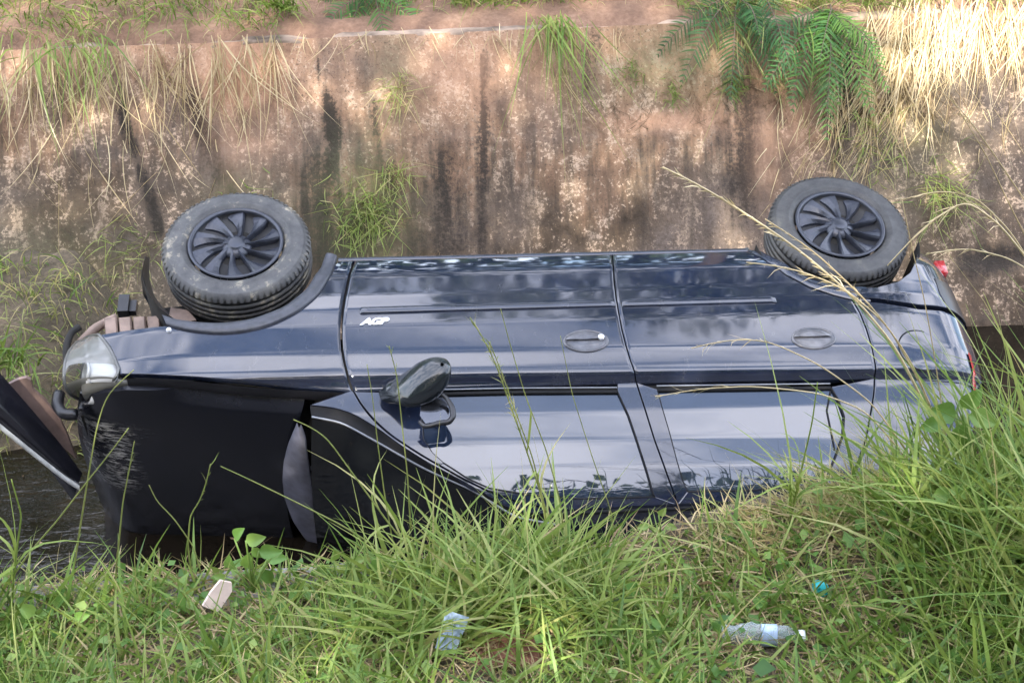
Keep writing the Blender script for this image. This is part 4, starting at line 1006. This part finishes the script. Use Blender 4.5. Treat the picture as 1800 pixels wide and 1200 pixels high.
D_.add(P, np.stack([np.cos(ph), np.sin(ph), U(-.1, .35, N)], 1), np.stack([RNG.normal(size=N) * .3, RNG.normal(size=N) * .3, -U(0, .3, N)], 1), U(.04, .13, N), U(.0025, .006, N), U(0, .75, N))
g = D_.build('thatch', STRAW); tag(g, kind='stuff')

# ---- single stems and seed heads that cross the car
def stem(pts, y, w, label, tint=.5, mat=STRAW, head=None, name='tall_grass', group='long grass stems reaching over the car', blades=0):
    P = np.array([at_axis(px, py, 1, yy) for (px, py), yy in zip(pts, np.broadcast_to(y, (len(pts),)))])
    P = smoothline(P, 36, 3); o = P[-1]; Q = P - o
    root = empty(name, tuple(o)); tag(root, label, 'grass', group)
    mb = MB(); mb.tube(Q, np.linspace(w * .25, w * .55, 36), 5)
    n0 = sum(len(v) for v in mb.V)
    mb.build('stem', mat, root, attrs=dict(tint=np.full(n0, tint)))
    if head:
        k0, k1, cnt, ln = head; B = Blades(2); idx = np.linspace(k0, k1, cnt) * 35; i0 = np.clip(idx.astype(int), 0, 34)
        base = Q[i0] + (Q[i0 + 1] - Q[i0]) * (idx - i0)[:, None]; T = Q[i0] - Q[i0 + 1]; T /= np.linalg.norm(T, axis=1)[:, None]
        B.add(base, T + RNG.normal(size=(cnt, 3)) * .2, RNG.normal(size=(cnt, 3)) * .2 + [0, 0, -.2], ln * .75 * U(.4, 1.2, cnt), w * .5, np.clip(tint + RNG.normal(size=cnt) * .12, 0, 1))
        B.build('seed_head', mat, root)
    if blades:
        B = Blades(5); i0 = RNG.integers(20, 34, blades); T = Q[i0] - Q[np.minimum(i0 + 1, 35)]; T /= np.linalg.norm(T, axis=1)[:, None] + 1e-9
        B.add(Q[i0], T + RNG.normal(size=(blades, 3)) * .35, RNG.normal(size=(blades, 3)) * .5 + [0, 0, -.5], U(.12, .3, blades), .008, np.clip(tint + RNG.normal(size=blades) * .1, 0, 1))
        B.build('blade', mat, root)
    return root
stem([(1165, 294), (1230, 325), (1290, 362), (1400, 435), (1500, 520), (1575, 610), (1640, 740), (1690, 900), (1705, 960)], -2.35, .0085, 'long pale straw stem whose seed head crosses the lower left of the rear wheel', .85, STRAW, (.02, .42, 60, .07))
stem([(1345, 385), (1430, 440), (1530, 535), (1600, 630), (1655, 760), (1700, 920), (1712, 980)], -2.42, .006, 'straw stem running just under the longest one across the rear wheel', .7, STRAW, (.02, .3, 30, .05))
stem([(1312, 461), (1390, 470), (1480, 503), (1560, 570), (1622, 680), (1664, 800), (1690, 930)], -2.40, .006, 'straw stem crossing the rear door below the rear wheel', .8, STRAW, (.02, .3, 30, .05))
stem([(1582, 352), (1650, 334), (1715, 345), (1775, 405), (1835, 500), (1900, 640)], -2.40, .005, 'arched straw stem highest over the right edge beyond the rear wheel', .75, STRAW, (.02, .3, 24, .05))
stem([(1560, 467), (1620, 402), (1695, 350), (1755, 392), (1810, 460), (1880, 580)], -2.45, .006, 'straw stem folded to a peak right of the rear wheel', .8, STRAW, (.2, .5, 30, .06))
stem([(1628, 446), (1700, 436), (1770, 452), (1850, 500), (1930, 600)], -2.4, .005, 'nearly level straw stem beside the rear bumper', .85, STRAW, (.02, .3, 20, .05))
stem([(1586, 352), (1604, 440), (1626, 530), (1645, 640), (1668, 800), (1690, 950)], -2.45, .004, 'upright thin stem with bent tip at the right side of the rear wheel', .7, STRAW)
stem([(1655, 160), (1700, 205), (1750, 275), (1800, 350), (1870, 470)], -2.3, .004, 'straw stem high up on the right before the wall', .6, STRAW, (.1, .5, 20, .06))
stem([(1690, 200), (1735, 275), (1765, 340), (1810, 430), (1880, 560)], -2.35, .004, 'thin leaning stem just below the high one on the right', .55, STRAW)
stem([(1215, 612), (1275, 597), (1345, 596), (1440, 640), (1530, 705), (1600, 800), (1640, 900)], -2.5, .005, 'curved straw stem across the rear door handle', .8, STRAW, (.02, .2, 16, .05))
stem([(1152, 697), (1230, 683), (1320, 678), (1440, 690), (1520, 720), (1590, 800), (1625, 880)], -2.5, .005, 'straw stem lying along the sill of the rear window', .85, STRAW, (.02, .2, 16, .05))
stem([(826, 558), (852, 598), (872, 640), (893, 700), (925, 790), (955, 880), (965, 960)], -2.5, .005, 'pale green seed head in front of the front door glass', .72, GRASS, (.02, .5, 46, .06), blades=5)
stem([(860, 600), (880, 650), (905, 720), (935, 800), (960, 900)], -2.52, .004, 'second pale seed head close beside the one before the front door glass', .78, GRASS, (.02, .5, 30, .06))
stem([(880, 543), (898, 610), (925, 700), (960, 790), (985, 880), (990, 930)], -2.54, .0036, 'thin straight stem right of the pale green seed heads', .74, GRASS)
stem([(985, 590), (1005, 690), (1040, 800), (1075, 900), (1080, 950)], -2.5, .003, 'thin stem before the rear half of the front window', .75, GRASS)
stem([(684, 608), (698, 660), (706, 740), (716, 830), (722, 930)], -2.52, .004, 'upright stem just left of the door mirror', .72, GRASS, (.02, .25, 12, .04))
stem([(645, 640), (655, 700), (664, 780), (676, 870), (690, 950)], -2.52, .0036, 'upright stem at the foot of the windscreen pillar', .72, GRASS)
stem([(516, 737), (550, 752), (575, 770), (622, 835), (680, 915), (735, 985)], -2.54, .005, 'bent stem over the dark windscreen', .72, GRASS, blades=3)
stem([(388, 819), (440, 843), (500, 872), (600, 922), (700, 985)], -2.52, .005, 'slanting stem before the rear edge of the bonnet', .72, GRASS)
stem([(235, 650), (188, 692), (170, 750), (158, 820), (145, 900), (128, 1010), (120, 1075)], -2.5, .005, 'kinked stem rising to the headlight', .74, GRASS)
stem([(226, 752), (190, 800), (150, 850), (100, 915), (52, 970), (10, 1030)], -2.52, .005, 'slanting stem before the scratched corner of the bonnet', .72, GRASS)
stem([(236, 776), (226, 830), (216, 880), (210, 940), (204, 1000), (204, 1060)], -2.52, .005, 'upright stem right of the scratched corner of the bonnet', .74, GRASS, (.02, .2, 8, .03))
stem([(370, 815), (362, 850), (350, 882), (334, 905), (330, 960), (340, 1030)], -2.54, .005, 'stem with a forked tip before the middle of the bonnet', .70, GRASS, (.02, .3, 8, .05))
stem([(262, 852), (275, 880), (305, 910), (340, 960), (360, 1030)], -2.54, .004, 'low stem before the water at the bonnet edge', .74, GRASS)
stem([(20, 842), (38, 905), (30, 960), (20, 1060)], -2.6, .006, 'leafy green stem at the far left of the water', .55, GRASS, blades=9)
stem([(1437, 672), (1428, 740), (1410, 820), (1392, 900), (1385, 950)], -2.62, .006, 'tall bundled green blades before the rear window', .58, GRASS, blades=22, name='grass_tuft', group='grass tufts')

def tuft(px, py, y, cnt, ln, w, lean, bend, tint, mat, label, group='grass tufts', spread=.06, z=None):
    o = at_axis(px, py, 1, y) if z is None else np.array([px, y, z]); B = Blades(6)
    P = RNG.normal(size=(cnt, 3)) * spread * [1, .6, .1]
    B.add(P, np.array(lean)[None] + RNG.normal(size=(cnt, 3)) * .3, np.array(bend)[None] + RNG.normal(size=(cnt, 3)) * .25, ln * U(.5, 1.2, cnt), w, np.clip(tint + RNG.normal(size=cnt) * .13, 0, 1))
    t = B.build('grass_tuft', mat); t.location = tuple(o); return tag(t, label, 'grass', group)

# ---- broad leaved plants in the foreground
def leaf_mesh(size, asp, tint, wav=.0):
    nu = 7; u = np.linspace(0, 1, nu); w = size * asp * .5 * np.sin(np.pi * u ** .75) ** .8; w[0] = w[-1] = .0006
    rows = [np.stack([size * u, s * w, .16 * size * np.abs(s) * np.sin(np.pi * u) - .18 * size * u ** 2], 1) for s in (-1, -.5, 0, .5, 1)]
    V = np.stack(rows).reshape(-1, 3); F = grid_faces(5, nu); return V, F
def plant(base, lv, y, label, cat='plant', mat=BROAD, tint=.5, group=None):
    o = at_axis(*base, 1, y); root = empty('broadleaf_plant', tuple(o)); tag(root, label, cat, group); mb = MB()
    for (px, py, s, rot) in lv:
        c = at_axis(px, py, 1, y + RNG.uniform(-.04, .06)) - o
        mb.tube(smoothline([(0, 0, 0), c * .5 + [0, -.01, .02], c], 8, 1), [.0022] * 8, 5)
        V, F = leaf_mesh(s, .68, .5)
        # leaf turned to face up and towards the open side
        e1 = np.array([math.cos(rad(rot)), -.25, math.sin(rad(rot))]); e1 /= np.linalg.norm(e1)
        nn = np.array([RNG.normal() * .3, -.75 + RNG.normal() * .2, .65]); e2 = np.cross(nn, e1); e2 /= np.linalg.norm(e2); e3 = np.cross(e1, e2)
        W = V[:, :1] * e1 + V[:, 1:2] * e2 + V[:, 2:] * e3 + c
        obj('leaf', W, F, mat, root, True, dict(tint=np.full(len(W), np.clip(tint + RNG.normal() * .16, .1, 1))))
    mb.build('stem', mat, root, attrs=dict(tint=np.full(sum(len(v) for v in mb.V), .8)))
    return root
plant((446, 1040), [(412, 946, .045, 60), (432, 950, .050, 20), (455, 968, .052, 5), (444, 962, .036, -50), (470, 982, .050, 15), (480, 975, .03, 40), (410, 1000, .05, 100), (436, 998, .052, 85), (465, 1000, .045, -70), (395, 1015, .03, 150)], -2.66, 'broadleaf weed with pale rounded leaves before the bonnet', tint=.55)
plant((594, 1030), [(586, 985, .04, 80), (600, 1000, .038, 10), (575, 1003, .035, 170), (625, 985, .03, 30)], -2.64, 'small three leaved weed below the buckled bonnet edge', tint=.7)
plant((1700, 860), [(1680, 728, .085, 160), (1690, 715, .07, 60), (1702, 730, .08, -10), (1688, 745, .09, -80), (1655, 740, .06, 190), (1718, 760, .05, -40)], -2.52, 'large green leaved weed before the tail lamp', tint=.55)
plant((1640, 1060), [(1620, 990, .045, 30), (1700, 930, .045, 20), (1640, 870, .06, 10), (1670, 860, .05, -20), (1640, 1000, .035, 60)], -2.75, 'creeper with pale round leaves in the tall grass on the right', tint=.75)
plant((1620, 1180), [(1610, 1120, .035, 100), (1635, 1125, .04, 60), (1590, 1190, .035, 30), (1475, 1090, .04, 80)], -2.95, 'creeper with round leaves low in the right corner', tint=.7)
plant((110, 1110), [(60, 1080, .05, 120), (100, 1065, .045, 60), (130, 1085, .04, 20), (30, 1100, .05, 160), (150, 1110, .04, 10)], -2.72, 'low leafy weed at the left end of the bank', tint=.5)
plant((620, 1130), [(590, 1095, .05, 10), (640, 1110, .045, 40), (560, 1110, .04, 150)], -2.85, 'low weed with dull green leaves in the middle of the bank', tint=.3)
plant((1160, 960), [(1158, 905, .03, 60), (1170, 925, .03, 0), (1140, 925, .03, 170), (1165, 940, .03, -40)], -2.56, 'slender yellowish weed before the black gap under the rear door', tint=.85)

# ---- top of the far wall
F_ = Blades(5)
def far_sow(N, x0, x1, y0, y1, h, w, lean, bend, tint):
    x = U(x0, x1, N); y = U(y0, y1, N); P = np.stack([x, y, far_z(x, y)], 1)
    F_.add(P, np.array(lean)[None] + RNG.normal(size=(N, 3)) * .35, np.array(bend)[None] + RNG.normal(size=(N, 3)) * .3, h * U(.4, 1.3, N), w * U(.6, 1.3, N), tint(N))
far_sow(1500, -1.6, .1, 1.66, 2.8, .22, .008, (0, -.3, 1), (0, -.6, -.5), mixed)
far_sow(900, .1, 2.2, 1.80, 3.0, .16, .006, (0, -.2, 1), (0, -.5, -.5), lambda n: np.clip(RNG.normal(.75, .2, n), .2, 1))
far_sow(900, 1.0, 1.75, 1.85, 2.6, .20, .009, (0, -.2, 1), (0, -.4, -.3), green)
far_sow(1500, 2.2, 3.3, 1.65, 2.6, .24, .008, (0, -.3, 1), (0, -.6, -.5), mixed)
far_sow(2600, 3.2, 5.5, 1.62, 2.8, .24, .008, (0, -.3, 1), (0, -.5, -.5), lambda n: np.clip(RNG.normal(.60, .14, n), .3, .95))
far_sow(5000, -12, 14, 2.4, 9, .35, .02, (0, 0, 1), (0, -.3, -.4), mixed)
g = F_.build('grass', GRASS); tag(g, kind='stuff')

# dry blades hanging down the wall
H_ = Blades(6)
def hang(N, x0, x1, s0, s1, ln, w, tint, dx=0.0, out=.25, spread=.25, offs=.01, curl=.25):
    x = U(x0, x1, N); x = x + .05 * np.sin(x * 40) + .09 * (fbm(x * 3, x * 0, 8, 3) - .5); s = U(s0, s1, N); P = np.stack([x, 1.6 - .86 * s - offs, wall_z(x) * (1 - s) - .5 * s + offs], 1)
    d = np.stack([dx + RNG.normal(size=N) * spread, -.55 - U(0, out, N), -.83 + RNG.normal(size=N) * .12], 1)
    b = np.stack([RNG.normal(size=N) * curl, U(-.02, .10, N), -U(0, .25, N)], 1)
    H_.add(P, d, b, ln * U(.4, 1.3, N), w * U(.6, 1.3, N), tint(N))
dry = lambda n: np.clip(RNG.normal(.62, .2, n), .1, 1)
hang(230, -1.3, .15, -.03, .12, .42, .0065, dry, .10, .3, .4)
hang(110, -1.3, -.1, .0, .45, .35, .005, dry, .15, .3, .5)
hang(60, .2, 2.0, -.02, .04, .16, .005, dry, 0, .3, .5)
hang(1000, 3.25, 5.2, -.06, .10, .36, .007, lambda n: np.clip(RNG.normal(.80, .14, n), .3, 1), -.30, .35, .30)
hang(420, 3.05, 3.5, .02, .35, .34, .006, dry, -.35, .25, .3)
hang(200, 2.75, 3.3, .25, .6, .3, .005, dry, -.45, .2, .3)
hang(260, 3.4, 5.0, .08, .5, .30, .004, dry, -.2, .2, .6)
g = H_.build('dry_grass', STRAW); tag(g, kind='stuff')
R_ = Blades(4); H_ = R_
brown = lambda n: np.clip(RNG.normal(.45, .25, n), 0, 1)
hang(5200, 2.7, 5.3, .22, .86, .12, .0035, brown, 0, .05, .9, .004, .7)
hang(3400, -2.2, .25, .40, 1.0, .11, .0035, brown, 0, .05, .9, .004, .7)
hang(1500, .25, 2.7, .72, 1.0, .08, .003, brown, 0, .05, .8, .004, .7)
hang(900, 1.6, 2.8, .15, .5, .06, .003, brown, 0, .05, .9, .004, .7)
g = R_.build('dead_roots', ROOTS); tag(g, kind='stuff')

# weeds growing on the wall and on the silt
def weed(px, py, cnt, r, ln, tint, label, mat=GRASS, w=.005, droop=(0, -.5, .2)):
    x, s = on_wall(px, py); o = wall_pt(x, s, .01); B = Blades(4)
    P = RNG.normal(size=(cnt, 3)) * [r, .015, r * .9]; P[:, 1] += -P[:, 2] * -.66
    B.add(P, np.array(droop)[None] + RNG.normal(size=(cnt, 3)) * .6, RNG.normal(size=(cnt, 3)) * .4 + [0, -.1, -.4], ln * U(.4, 1.3, cnt), w, np.clip(tint + RNG.normal(size=cnt) * .15, 0, 1))
    t = B.build('wall_weed', mat); t.location = tuple(o); return tag(t, label, 'weed', 'weeds growing on the wall')
weed(640, 375, 380, .085, .13, .63, 'yellow green weed clump on the wall right of the front wheel')
weed(690, 310, 100, .04, .12, .7, 'thin upper weed above the clump right of the front wheel')
weed(430, 395, 90, .1, .12, .45, 'weed stalks on the wall just above the front wheel')
weed(235, 440, 100, .08, .14, .7, 'weed stalks on the wall left of the front wheel')
weed(700, 160, 90, .045, .15, .85, 'dry greenish weed strands on the pale upper wall')
weed(1105, 125, 60, .035, .06, .35, 'tiny bluish green sprout on the wall below the grass tuft')
weed(1180, 165, 70, .03, .06, .5, 'tiny green sprout over the clay ledge')
weed(1285, 150, 120, .035, .07, .4, 'green sprouts left of the feathery bush foot')
weed(1365, 150, 60, .03, .06, .68, 'yellow green sprout below the feathery bush')
weed(1530, 250, 160, .12, .16, .72, 'dry yellow weed clump above the rear wheel')
weed(1650, 330, 160, .08, .2, .62, 'sparse dry weeds on the wall right of the rear wheel')
S3 = Blades(5)
def silt_sow(N, x0, x1, y0, y1, h, w, tint):
    x = U(x0, x1, N); y = U(y0, y1, N); z = silt_z(x, y); k = z > -.52; x, y, z = x[k], y[k], z[k]; N = len(x)
    S3.add(np.stack([x, y, z], 1), np.array([0, -.2, 1])[None] + RNG.normal(size=(N, 3)) * .4, RNG.normal(size=(N, 3)) * .4 + [0, -.2, -.5], h * U(.4, 1.3, N), w, tint(N))
silt_sow(380, -2.6, -.7, -.1, .9, .20, .008, lambda n: np.clip(RNG.normal(.32, .16, n), 0, .8)); silt_sow(1500, -2.6, -.6, -.2, .9, .16, .006, lambda n: U(.6, 1, n))
silt_sow(1200, -8, -2.6, -.1, .9, .3, .012, green)
g = S3.build('silt_grass', GRASS); tag(g, kind='stuff')
tuft(15, 640, -.1, 70, .32, .010, (.2, -.1, 1), (.1, -.2, -.6), .42, GRASS, 'green grass tuft on the silt above the torn bumper strip')
tuft(975, 30, 1.60, 62, .40, .009, (.12, -.75, -.25), (.08, -.1, -.75), .50, GRASS, 'long green grass tuft hanging over the middle of the wall edge', spread=.07)
tuft(985, 120, 1.50, 26, .60, .005, (.22, -.58, -.85), (.12, .05, -.2), .85, GRASS, 'few long pale blades trailing far down the middle of the wall', spread=.03)
tuft(120, 75, 1.58, 70, .34, .009, (.1, -.7, .15), (.1, -.3, -.9), .58, GRASS, 'green and straw grass tuft drooping over the left end of the wall edge', spread=.13)
tuft(500, 18, 1.85, 90, .2, .009, (0, -.3, 1), (0, -.3, -.5), .45, GRASS, 'short green tuft on the soil left of the dark leafy patch', spread=.05)
tuft(1300, 30, 1.60, 50, .40, .007, (0, -.55, -.5), (0, 0, -.6), .72, GRASS, 'yellowish hanging blades left of the feathery bush', spread=.12)

def frond(B_, o, d, n_, L_, droop, pin, tint):
    """feathery leaf: a bent rib with opposite rows of leaflets"""
    d = np.array(d, float); d /= np.linalg.norm(d); t = np.linspace(0, 1, n_); P = o + d * (L_ * t)[:, None] + np.array([0, -.05, -1.0]) * (droop * L_ * t ** 2)[:, None]
    side_ = np.cross(d, [0, -.5, .8]); side_ /= np.linalg.norm(side_)
    for s in (-1, 1):
        for i in range(2, n_):
            l2 = pin * math.sin(math.pi * min(1, .12 + t[i] * .86)) ** .7
            T = P[i] - P[i - 1]; T /= np.linalg.norm(T); dr = side_ * s + T * .55; dr /= np.linalg.norm(dr)
            B_.add(P[i], dr + RNG.normal(size=3) * .10, np.array([0, -.05, -.32]), l2, .0115, np.clip(tint + .10 + RNG.normal() * .14, 0, 1), (T + RNG.normal(size=3) * .25)[None])
    return P
def bush(px, py, y, fr, label, cat, mat=FERN):
    o = at_axis(px, py, 1, y); root = empty('feathery_bush', tuple(o)); tag(root, label, cat, 'green bushes on the wall edge'); mb = MB()
    for (dx, dy, dz, L_, tint) in fr:
        L_ = L_ * 1.3; B_ = Blades(4); st = RNG.normal(size=3) * [.05, .03, .03]; P = frond(B_, st, (dx, dy, dz), 24, L_, .55, L_ * .24, tint); B_.build('frond', mat, root); mb.tube(P, np.linspace(.004, .001, len(P)), 5)
    mb.build('branch', WOOD, root)
    return root
bush(1445, 25, 1.56, [(-.5, -.8, -.15, .36, .45), (-.2, -.9, -.25, .38, .55), (.05, -.9, -.2, .36, .7), (.3, -.8, -.2, .36, .75), (.55, -.6, .1, .30, .8), (-.75, -.6, .0, .36, .35), (.15, -.6, .35, .28, .9), (-.35, -.8, .15, .32, .5), (-.9, -.35, .1, .34, .3), (.42, -.9, -.4, .34, .65), (-.1, -.95, -.5, .36, .6), (-.5, -.8, -.45, .34, .45), (.62, -.7, -.3, .30, .8)], 'bright green feathery bush drooping over the wall edge beside the sunlit grass', 'bush')
bush(1290, 5, 1.62, [(-.6, -.7, -.1, .36, .15), (-.2, -.9, -.2, .34, .1), (.2, -.8, -.1, .34, .2), (.5, -.7, .0, .34, .25), (-.9, -.4, .0, .34, .1), (.0, -.6, .3, .3, .2), (.35, -.85, -.4, .32, .15), (.6, -.75, -.35, .34, .2)], 'dark green feathery bush on the wall edge left of the bright one', 'bush')
bush(650, -25, 2.05, [(-.7, -.5, .1, .34, .4), (-.3, -.8, .0, .34, .5), (.2, -.8, .0, .34, .45), (.6, -.6, .1, .36, .5), (.9, -.2, .1, .34, .35), (-.9, -.1, .2, .3, .4), (.0, -.5, .5, .3, .5)], 'green feathery bush on the red soil at the top left of centre', 'bush')

# ================================================================== LITTER
def on_ground(name, px, py, dz=0.02): return on_bank(px, py) + [0, 0, dz]
o = on_ground('x', 384, 1050, .03); mb = MB()
V = np.array([(-.022, -.004, -.038), (.022, -.004, -.038), (.024, -.004, .022), (.012, -.004, .040), (-.016, -.004, .034), (-.022, -.004, .0)]); V = np.repeat(V, 1, 0); W = V + [0, .009, 0]
mb.add(np.concatenate([V, W]), [tuple(range(6)), tuple(range(6, 12))[::-1]] + [(i, 6 + i, 6 + (i + 1) % 6, (i + 1) % 6) for i in range(6)])
s = mb.build('tile_shard', simple('pale_pink_tile', (.72, .56, .50), .6, 0, .12, 40), None, False); s.location = tuple(at_axis(384, 1045, 1, -2.70)); s.rotation_euler = (rad(-22), rad(40), rad(8)); tag(s, 'pale pink broken tile shard lying in the grass at the water edge', 'tile')
CLEAR, n_, l_, b_ = newmat('clear_bottle_plastic')
tr = n_.new('ShaderNodeBsdfTransparent'); tr.inputs['Color'].default_value = (.90, .94, .95, 1); ms = n_.new('ShaderNodeMixShader'); setp(b_, base=(.62, .70, .74), rough=.12, ior=1.6); ms.inputs[0].default_value = .27
l_.new(tr.outputs[0], ms.inputs[1]); l_.new(b_.outputs[0], ms.inputs[2]); l_.new(ms.outputs[0], n_['Material Output'].inputs['Surface'])
root = empty('plastic_bottle', tuple(on_bank(1335, 1132) + [0, 0, .028])); tag(root, 'crushed clear plastic bottle lying in the foreground grass', 'bottle')
mb = MB(); pr = [(.002, -.086), (.024, -.086), (.029, -.080)] + [(.029 - .0025 * (i % 2), -.070 + .012 * i) for i in range(9)] + [(.028, .040), (.022, .058), (.012, .070), (.011, .084)]
mb.lathe(pr, 26); V = np.concatenate(mb.V); V[:, 1] *= .72; V[:, 0] += .006 * np.sin(V[:, 2] * 70) * (V[:, 1] > 0); mb.V = [V]; b = mb.build('bottle_body', CLEAR, root)
mb = MB(); mb.lathe([(.0268, .000), (.0285, .001), (.0285, .034), (.0268, .035)], 26); V = np.concatenate(mb.V); V[:, 1] *= .74; mb.V = [V]; mb.build('bottle_label', simple('pale_blue_label', (.35, .45, .62), .4, 0, .3, 60), root)
mb = MB(); mb.lathe([(0, .096), (.013, .096), (.014, .092), (.014, .082)], 20); mb.build('bottle_cap', simple('white_cap', (.7, .72, .75), .4, 0, .1), root)
root.rotation_euler = (rad(4), rad(84), rad(-8))
o = on_bank(1440, 1042) + [0, 0, .014]; mb = MB(); mb.lathe([(0, .012), (.012, .012), (.0145, .010)] + [(.0152 - .0006 * (i % 2), .008 - .003 * i) for i in range(7)], 30)
s = mb.build('bottle_cap', simple('turquoise_plastic', (.03, .42, .46), .35, 0, .15, 30)); s.location = tuple(o); s.rotation_euler = (rad(62), rad(12), 0); s.scale = (1.2,) * 3; tag(s, 'small turquoise screw cap caught in the grass', 'bottle cap')
o = on_bank(792, 1142) + [0, -.02, .075]; gx_, gy_ = np.meshgrid(np.linspace(-.5, .5, 16), np.linspace(-.5, .5, 22), indexing='ij')
V = np.stack([gx_ * (.052 + .012 * gy_), gy_ * .088, .010 * (fbm(gx_ * 6 + 3, gy_ * 6 + 5, 5, 3) - .5) * 2 + .012 * gx_ ** 2], -1).reshape(-1, 3)
FILM, n_, l_, b_ = newmat('bluish_film'); tr = n_.new('ShaderNodeBsdfTransparent'); ms = n_.new('ShaderNodeMixShader'); setp(b_, base=(.34, .42, .52), rough=.18); ms.inputs[0].default_value = .78
l_.new(tr.outputs[0], ms.inputs[1]); l_.new(b_.outputs[0], ms.inputs[2]); l_.new(ms.outputs[0], n_['Material Output'].inputs['Surface'])
s = obj('plastic_wrapper', V, grid_faces(16, 22), FILM); s.location = tuple(o); s.rotation_euler = (rad(42), rad(6), rad(-24)); tag(s, 'crumpled bluish plastic wrapper in the grass beside the bare red soil', 'wrapper')
# bare clod of red soil with rootlets
o = on_bank(905, 1130); gx_, gy_ = np.meshgrid(np.linspace(-1, 1, 40), np.linspace(-1, 1, 40), indexing='ij'); r_ = np.hypot(gx_, gy_)
V = np.stack([gx_ * .11, gy_ * .10, .030 * np.clip(1 - r_ ** 2, -.4, 1) + .022 * (fbm(gx_ * 5, gy_ * 5, 6, 4) - .5)], -1).reshape(-1, 3)
CLOD = simple('red_clod', (.20, .085, .055), .95, 0, .45, 60)
s = obj('soil_patch', V, grid_faces(40, 40), CLOD); s.location = tuple(o); s.rotation_euler = (rad(-15), 0, 0); tag(s, kind='structure')
DRY = leaf_mat('dry_leaf', [(0, (.22, .13, .08)), (1, (.48, .33, .22))], .7, .1)
for k, (px, py, lb, rz, t_) in enumerate([(652, 1086, 'pale orange dry leaf lying right of the tile shard', 20, 1.0), (690, 1135, 'brownish pink dry leaf left of the bluish wrapper', 100, .5), (545, 700, '', 0, 0), (1255, 1045, 'curled rusty leaf above the clear bottle', 160, .4), (1500, 1060, 'upright orange dry leaf right of the turquoise cap', 80, .8)]):
    if not lb: continue
    o = on_bank(px, py) + [0, -.01, .04]; V, F = leaf_mesh(.045, .45, .5); s = obj('dry_leaf', V, F, DRY, None, True, dict(tint=np.full(len(V), t_))); s.location = tuple(o); s.rotation_euler = (rad(50), 0, rad(rz)); tag(s, lb, 'leaf', 'dry leaves in the grass')

# scum and leaf bits floating on the ditch water
x = U(-2.2, 4.2, 420); y = U(-1.7, .7, 420); k = fbm(x * 1.7, y * 1.7, 81, 3) > .5; P = np.stack([x[k], y[k], np.full(k.sum(), -.494)], 1)
V, F, T = leaves(P, U(.012, .035, len(P)), U(0, .8, len(P)), .5, (0, 0, 1)); V[:, 2] = -.496 + np.clip(V[:, 2] + .494, 0, .006)
g = obj('floating_debris', V, F, DRY, None, False, dict(tint=T)); tag(g, kind='stuff')
